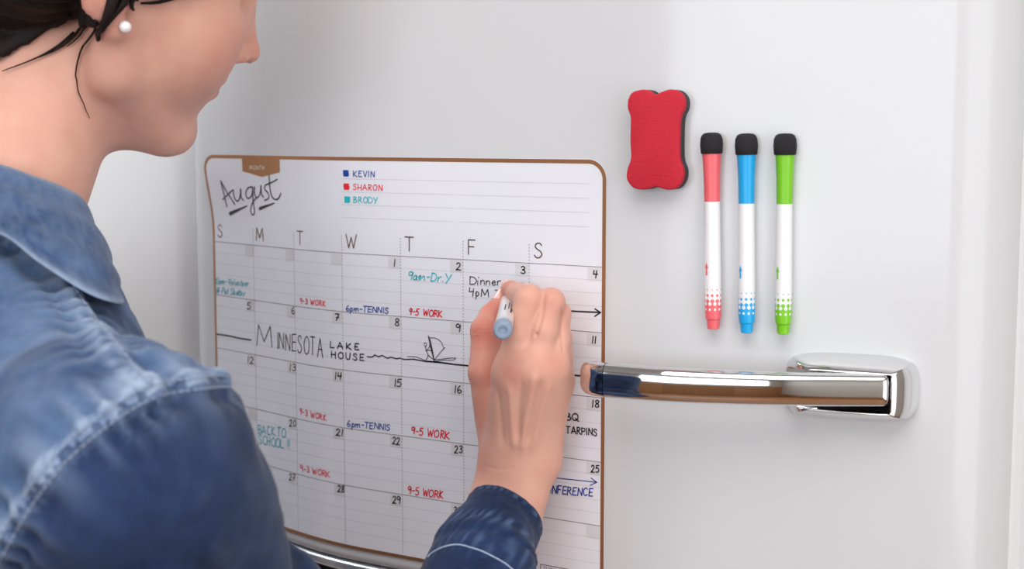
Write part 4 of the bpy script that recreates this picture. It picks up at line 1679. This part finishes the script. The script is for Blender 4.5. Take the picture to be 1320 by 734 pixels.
axis = PD(612, 735, .868) - PD(650, 664, .905)
axis /= np.linalg.norm(axis)
st2 = [((650, 665, .905), 46.5, (76, 49)), ((641, 682, .896), 51, (76, 47)), ((630, 703, .885), 58, (76, 36)), ((619, 733, .870), 66, (76, 10)), ((600, 775, .85), 70, (76, 10)), ((572, 825, .825), 74, (76, 8)), ((540, 870, .81), 78, (76, 8))]
rgs = []
for (x, y, d), rp, (ex, ey) in st2:
    e1 = RT * ex - UP * ey; e1 /= np.linalg.norm(e1)
    e2 = np.cross(axis, e1); e2 /= np.linalg.norm(e2)
    r = rp / FPX * d
    rgs.append(np.concatenate([PD(x, y, d), e1, e2, [r, r * .92]]))
rgs = catmull(rgs, 10)
NP = 120
Vc = []
for i, g_ in enumerate(rgs):
    c, e1, e2 = g_[:3], g_[3:6] / np.linalg.norm(g_[3:6]), g_[6:9] / np.linalg.norm(g_[6:9])
    u = i / 10.0
    for j in range(NP):
        p_ = 2 * math.pi * j / NP
        d = .0007 * math.sin(p_ * 3 + u * 2.3) + .0004 * mnoise.noise(Vector((p_ * 4, u * 3, 1.3)))
        d += .0007 * math.exp(-((u - 2.45) / .16) ** 2) - .0006 * math.exp(-((u - 2.8) / .15) ** 2) + .0006 * math.exp(-((u - .12) / .12) ** 2)
        pk = math.sin(p_ * 26 + 4 * math.sin(p_ * 3) + 2.5 * mnoise.noise(Vector((p_ * 3, u * 2.2, 4.0)))) * (0.55 + 0.9 * mnoise.noise(Vector((p_ * 6, u * 1.5, 9.0))))
        d += .00055 * pk * (math.exp(-((u - 2.3) / .5) ** 2) + .5 * math.exp(-((u - .2) / .22) ** 2))
        Vc.append(c + (e1 * math.cos(p_) * g_[9] + e2 * math.sin(p_) * g_[10]) * (1 + d / .025))
Fc = [(i * NP + j, i * NP + (j + 1) % NP, (i + 1) * NP + (j + 1) % NP, (i + 1) * NP + j) for i in range(len(rgs) - 1) for j in range(NP)]
wc = []
for i in range(len(rgs)):
    u = i / 10.0
    for j in range(NP):
        p_ = 2 * math.pi * j / NP
        pk = math.sin(p_ * 26 + 4 * math.sin(p_ * 3) + 2.5 * mnoise.noise(Vector((p_ * 3, u * 2.2, 4.0)))) * (0.55 + 0.9 * mnoise.noise(Vector((p_ * 6, u * 1.5, 9.0))))
        w = .38 * max(0, pk) * 1.5 * (math.exp(-((u - 2.1) / .3) ** 2) + .8 * math.exp(-((u - .2) / .12) ** 2) + .7 * math.exp(-((u - 3.2) / .4) ** 2))
        wc.append(min(1, max(0, w + .05 * mnoise.noise(Vector((p_ * 5, u * 4, 0))))))
mm = MB(); mm.add(Vc, Fc)
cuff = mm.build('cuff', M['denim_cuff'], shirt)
at_ = cuff.data.attributes.new('wear', 'FLOAT', 'POINT'); at_.data.foreach_set('value', wc)
md = cuff.modifiers.new('cloth', 'SOLIDIFY'); md.thickness = .0024; md.offset = -1 if False else 1
bvc = BVHTree.FromPolygons([Vector(v) for v in Vc], Fc)
for nm, pl in (('cuff_stitching', [(556, 722), (561, 717), (576, 709.5), (593, 707.5), (613, 712.5), (631, 720.5), (648, 730), (662, 741)]),
               ('cuff_stitching', [(616, 644), (632, 645.5), (648, 653), (664, 667), (678, 682), (686, 694)])):
    P = [cast(bvc, x, y, .0028) for x, y in catmull([np.array(p, float) for p in pl], 8)]
    P = [p for p in P if p is not None]
    if len(P) > 3 and pl[0][1] > 700:
        t_ = MB(); t_.rings(tube(P, .0006, 6)); tag(t_.build(nm, M['thread'], cuff), 'pale seam stitching across the cuff')

# nails on the thumb and the index finger
M['nail'] = mat('fingernail', lin(236, 190, 180), 0.25, coat=0.3, var=0.02)
for a, b_, n_, rad in (((633, 408, 3.8), (646, 387, 3.0), -.72 * RT + .50 * UP - .48 * FW, 11.2), ((668, 379, 4.2), (657, 373, 2.6), -.25 * RT + .95 * UP - .1 * FW, 12.2)):
    A_, B2 = PH(*a), PH(*b_)
    d_ = B2 - A_; d_ /= np.linalg.norm(d_)
    n_ = n_ - d_ * (n_ @ d_); n_ /= np.linalg.norm(n_)
    w_ = np.cross(d_, n_)
    r_ = rad / FPX * .93
    c_ = B2 + d_ * r_ * .15
    mm = MB(); nu = 12
    grid = []
    for i in range(nu + 1):
        for j in range(nu + 1):
            u, v = -1 + 2 * i / nu, -1 + 2 * j / nu
            uu, vv = u * math.sqrt(1 - v * v / 2), v * math.sqrt(1 - u * u / 2)
            ang = vv * .95
            grid.append(c_ + d_ * uu * r_ * 1.0 + (n_ * math.cos(ang) + w_ * math.sin(ang)) * r_ * (1.02 - .07 * (uu * uu + vv * vv)))
    mm.add(grid, [(i * (nu + 1) + j, (i + 1) * (nu + 1) + j, (i + 1) * (nu + 1) + j + 1, i * (nu + 1) + j + 1) for i in range(nu) for j in range(nu)])
    mm.build('fingernail', M['nail'], person)

# ------------------------------------------------------------------ pen in the hand
M['pen_barrel'] = mat('pearl_white_barrel', lin(226, 228, 232), 0.22, coat=0.4, var=0.02)
M['pen_cap'] = mat('blue_grey_cap', lin(138, 156, 178), 0.35, var=0.04)
M['pen_grey'] = mat('light_grey_ring', lin(205, 208, 212), 0.3)
tip, end = PH(658, 377, 0.12), PH(648, 427, 11.6)
ax_ = end - tip; Lp = np.linalg.norm(ax_); ax_ /= Lp
pen = empty('marker_pen', tip, 'white marker pen with blue-grey end held in the writing hand', 'pen')
lathe(tip, ax_, [(0, .0006), (.004, .0014), (.0042, .0026), (.012, .0042), (.016, .0050)]).build('nib', M['dark'], pen, autosmooth=40)
lathe(tip, ax_, [(.016, .0050), (.03, .0054), (Lp - .016, .0056), (Lp - .0158, .0052)]).build('barrel', M['pen_barrel'], pen, autosmooth=40)
lathe(tip, ax_, [(Lp - .0160, .0052), (Lp - .0158, .0058), (Lp - .0095, .0058), (Lp - .0093, .0054)]).build('ring', M['pen_grey'], pen, autosmooth=40)
cp_ = lathe(tip, ax_, [(Lp - .0096, .0054), (Lp - .0092, .0060), (Lp - .0020, .0059), (Lp - .0004, .0052), (Lp, .0044), (Lp - .0004, .0026), (Lp - .0012, .0022), (Lp - .0012, .0001)]).build('end_cap', M['pen_cap'], pen, autosmooth=50)
tag(cp_, 'blue-grey end cap with a small round hollow')
# dark print along the barrel
a_, e1, e2 = frame_of(ax_)
toc = CAM - tip; toc -= a_ * (toc @ a_); toc /= np.linalg.norm(toc)
sd2 = np.cross(a_, toc)
mm = MB()
for q, t0, t1, w in ((-.5, .52, .72, .10), (-.15, .50, .66, .05), (.25, .56, .70, .06)):
    def pp(t, qq):
        return tip + a_ * Lp * t + (toc * math.cos(qq) + sd2 * math.sin(qq)) * (.0056 + .0001)
    mm.add([pp(t0, q - w), pp(t0, q + w), pp(t1, q + w), pp(t1, q - w)], [(0, 1, 2, 3)])
mm.build('barrel_print', M['dark'], pen, smooth=False)
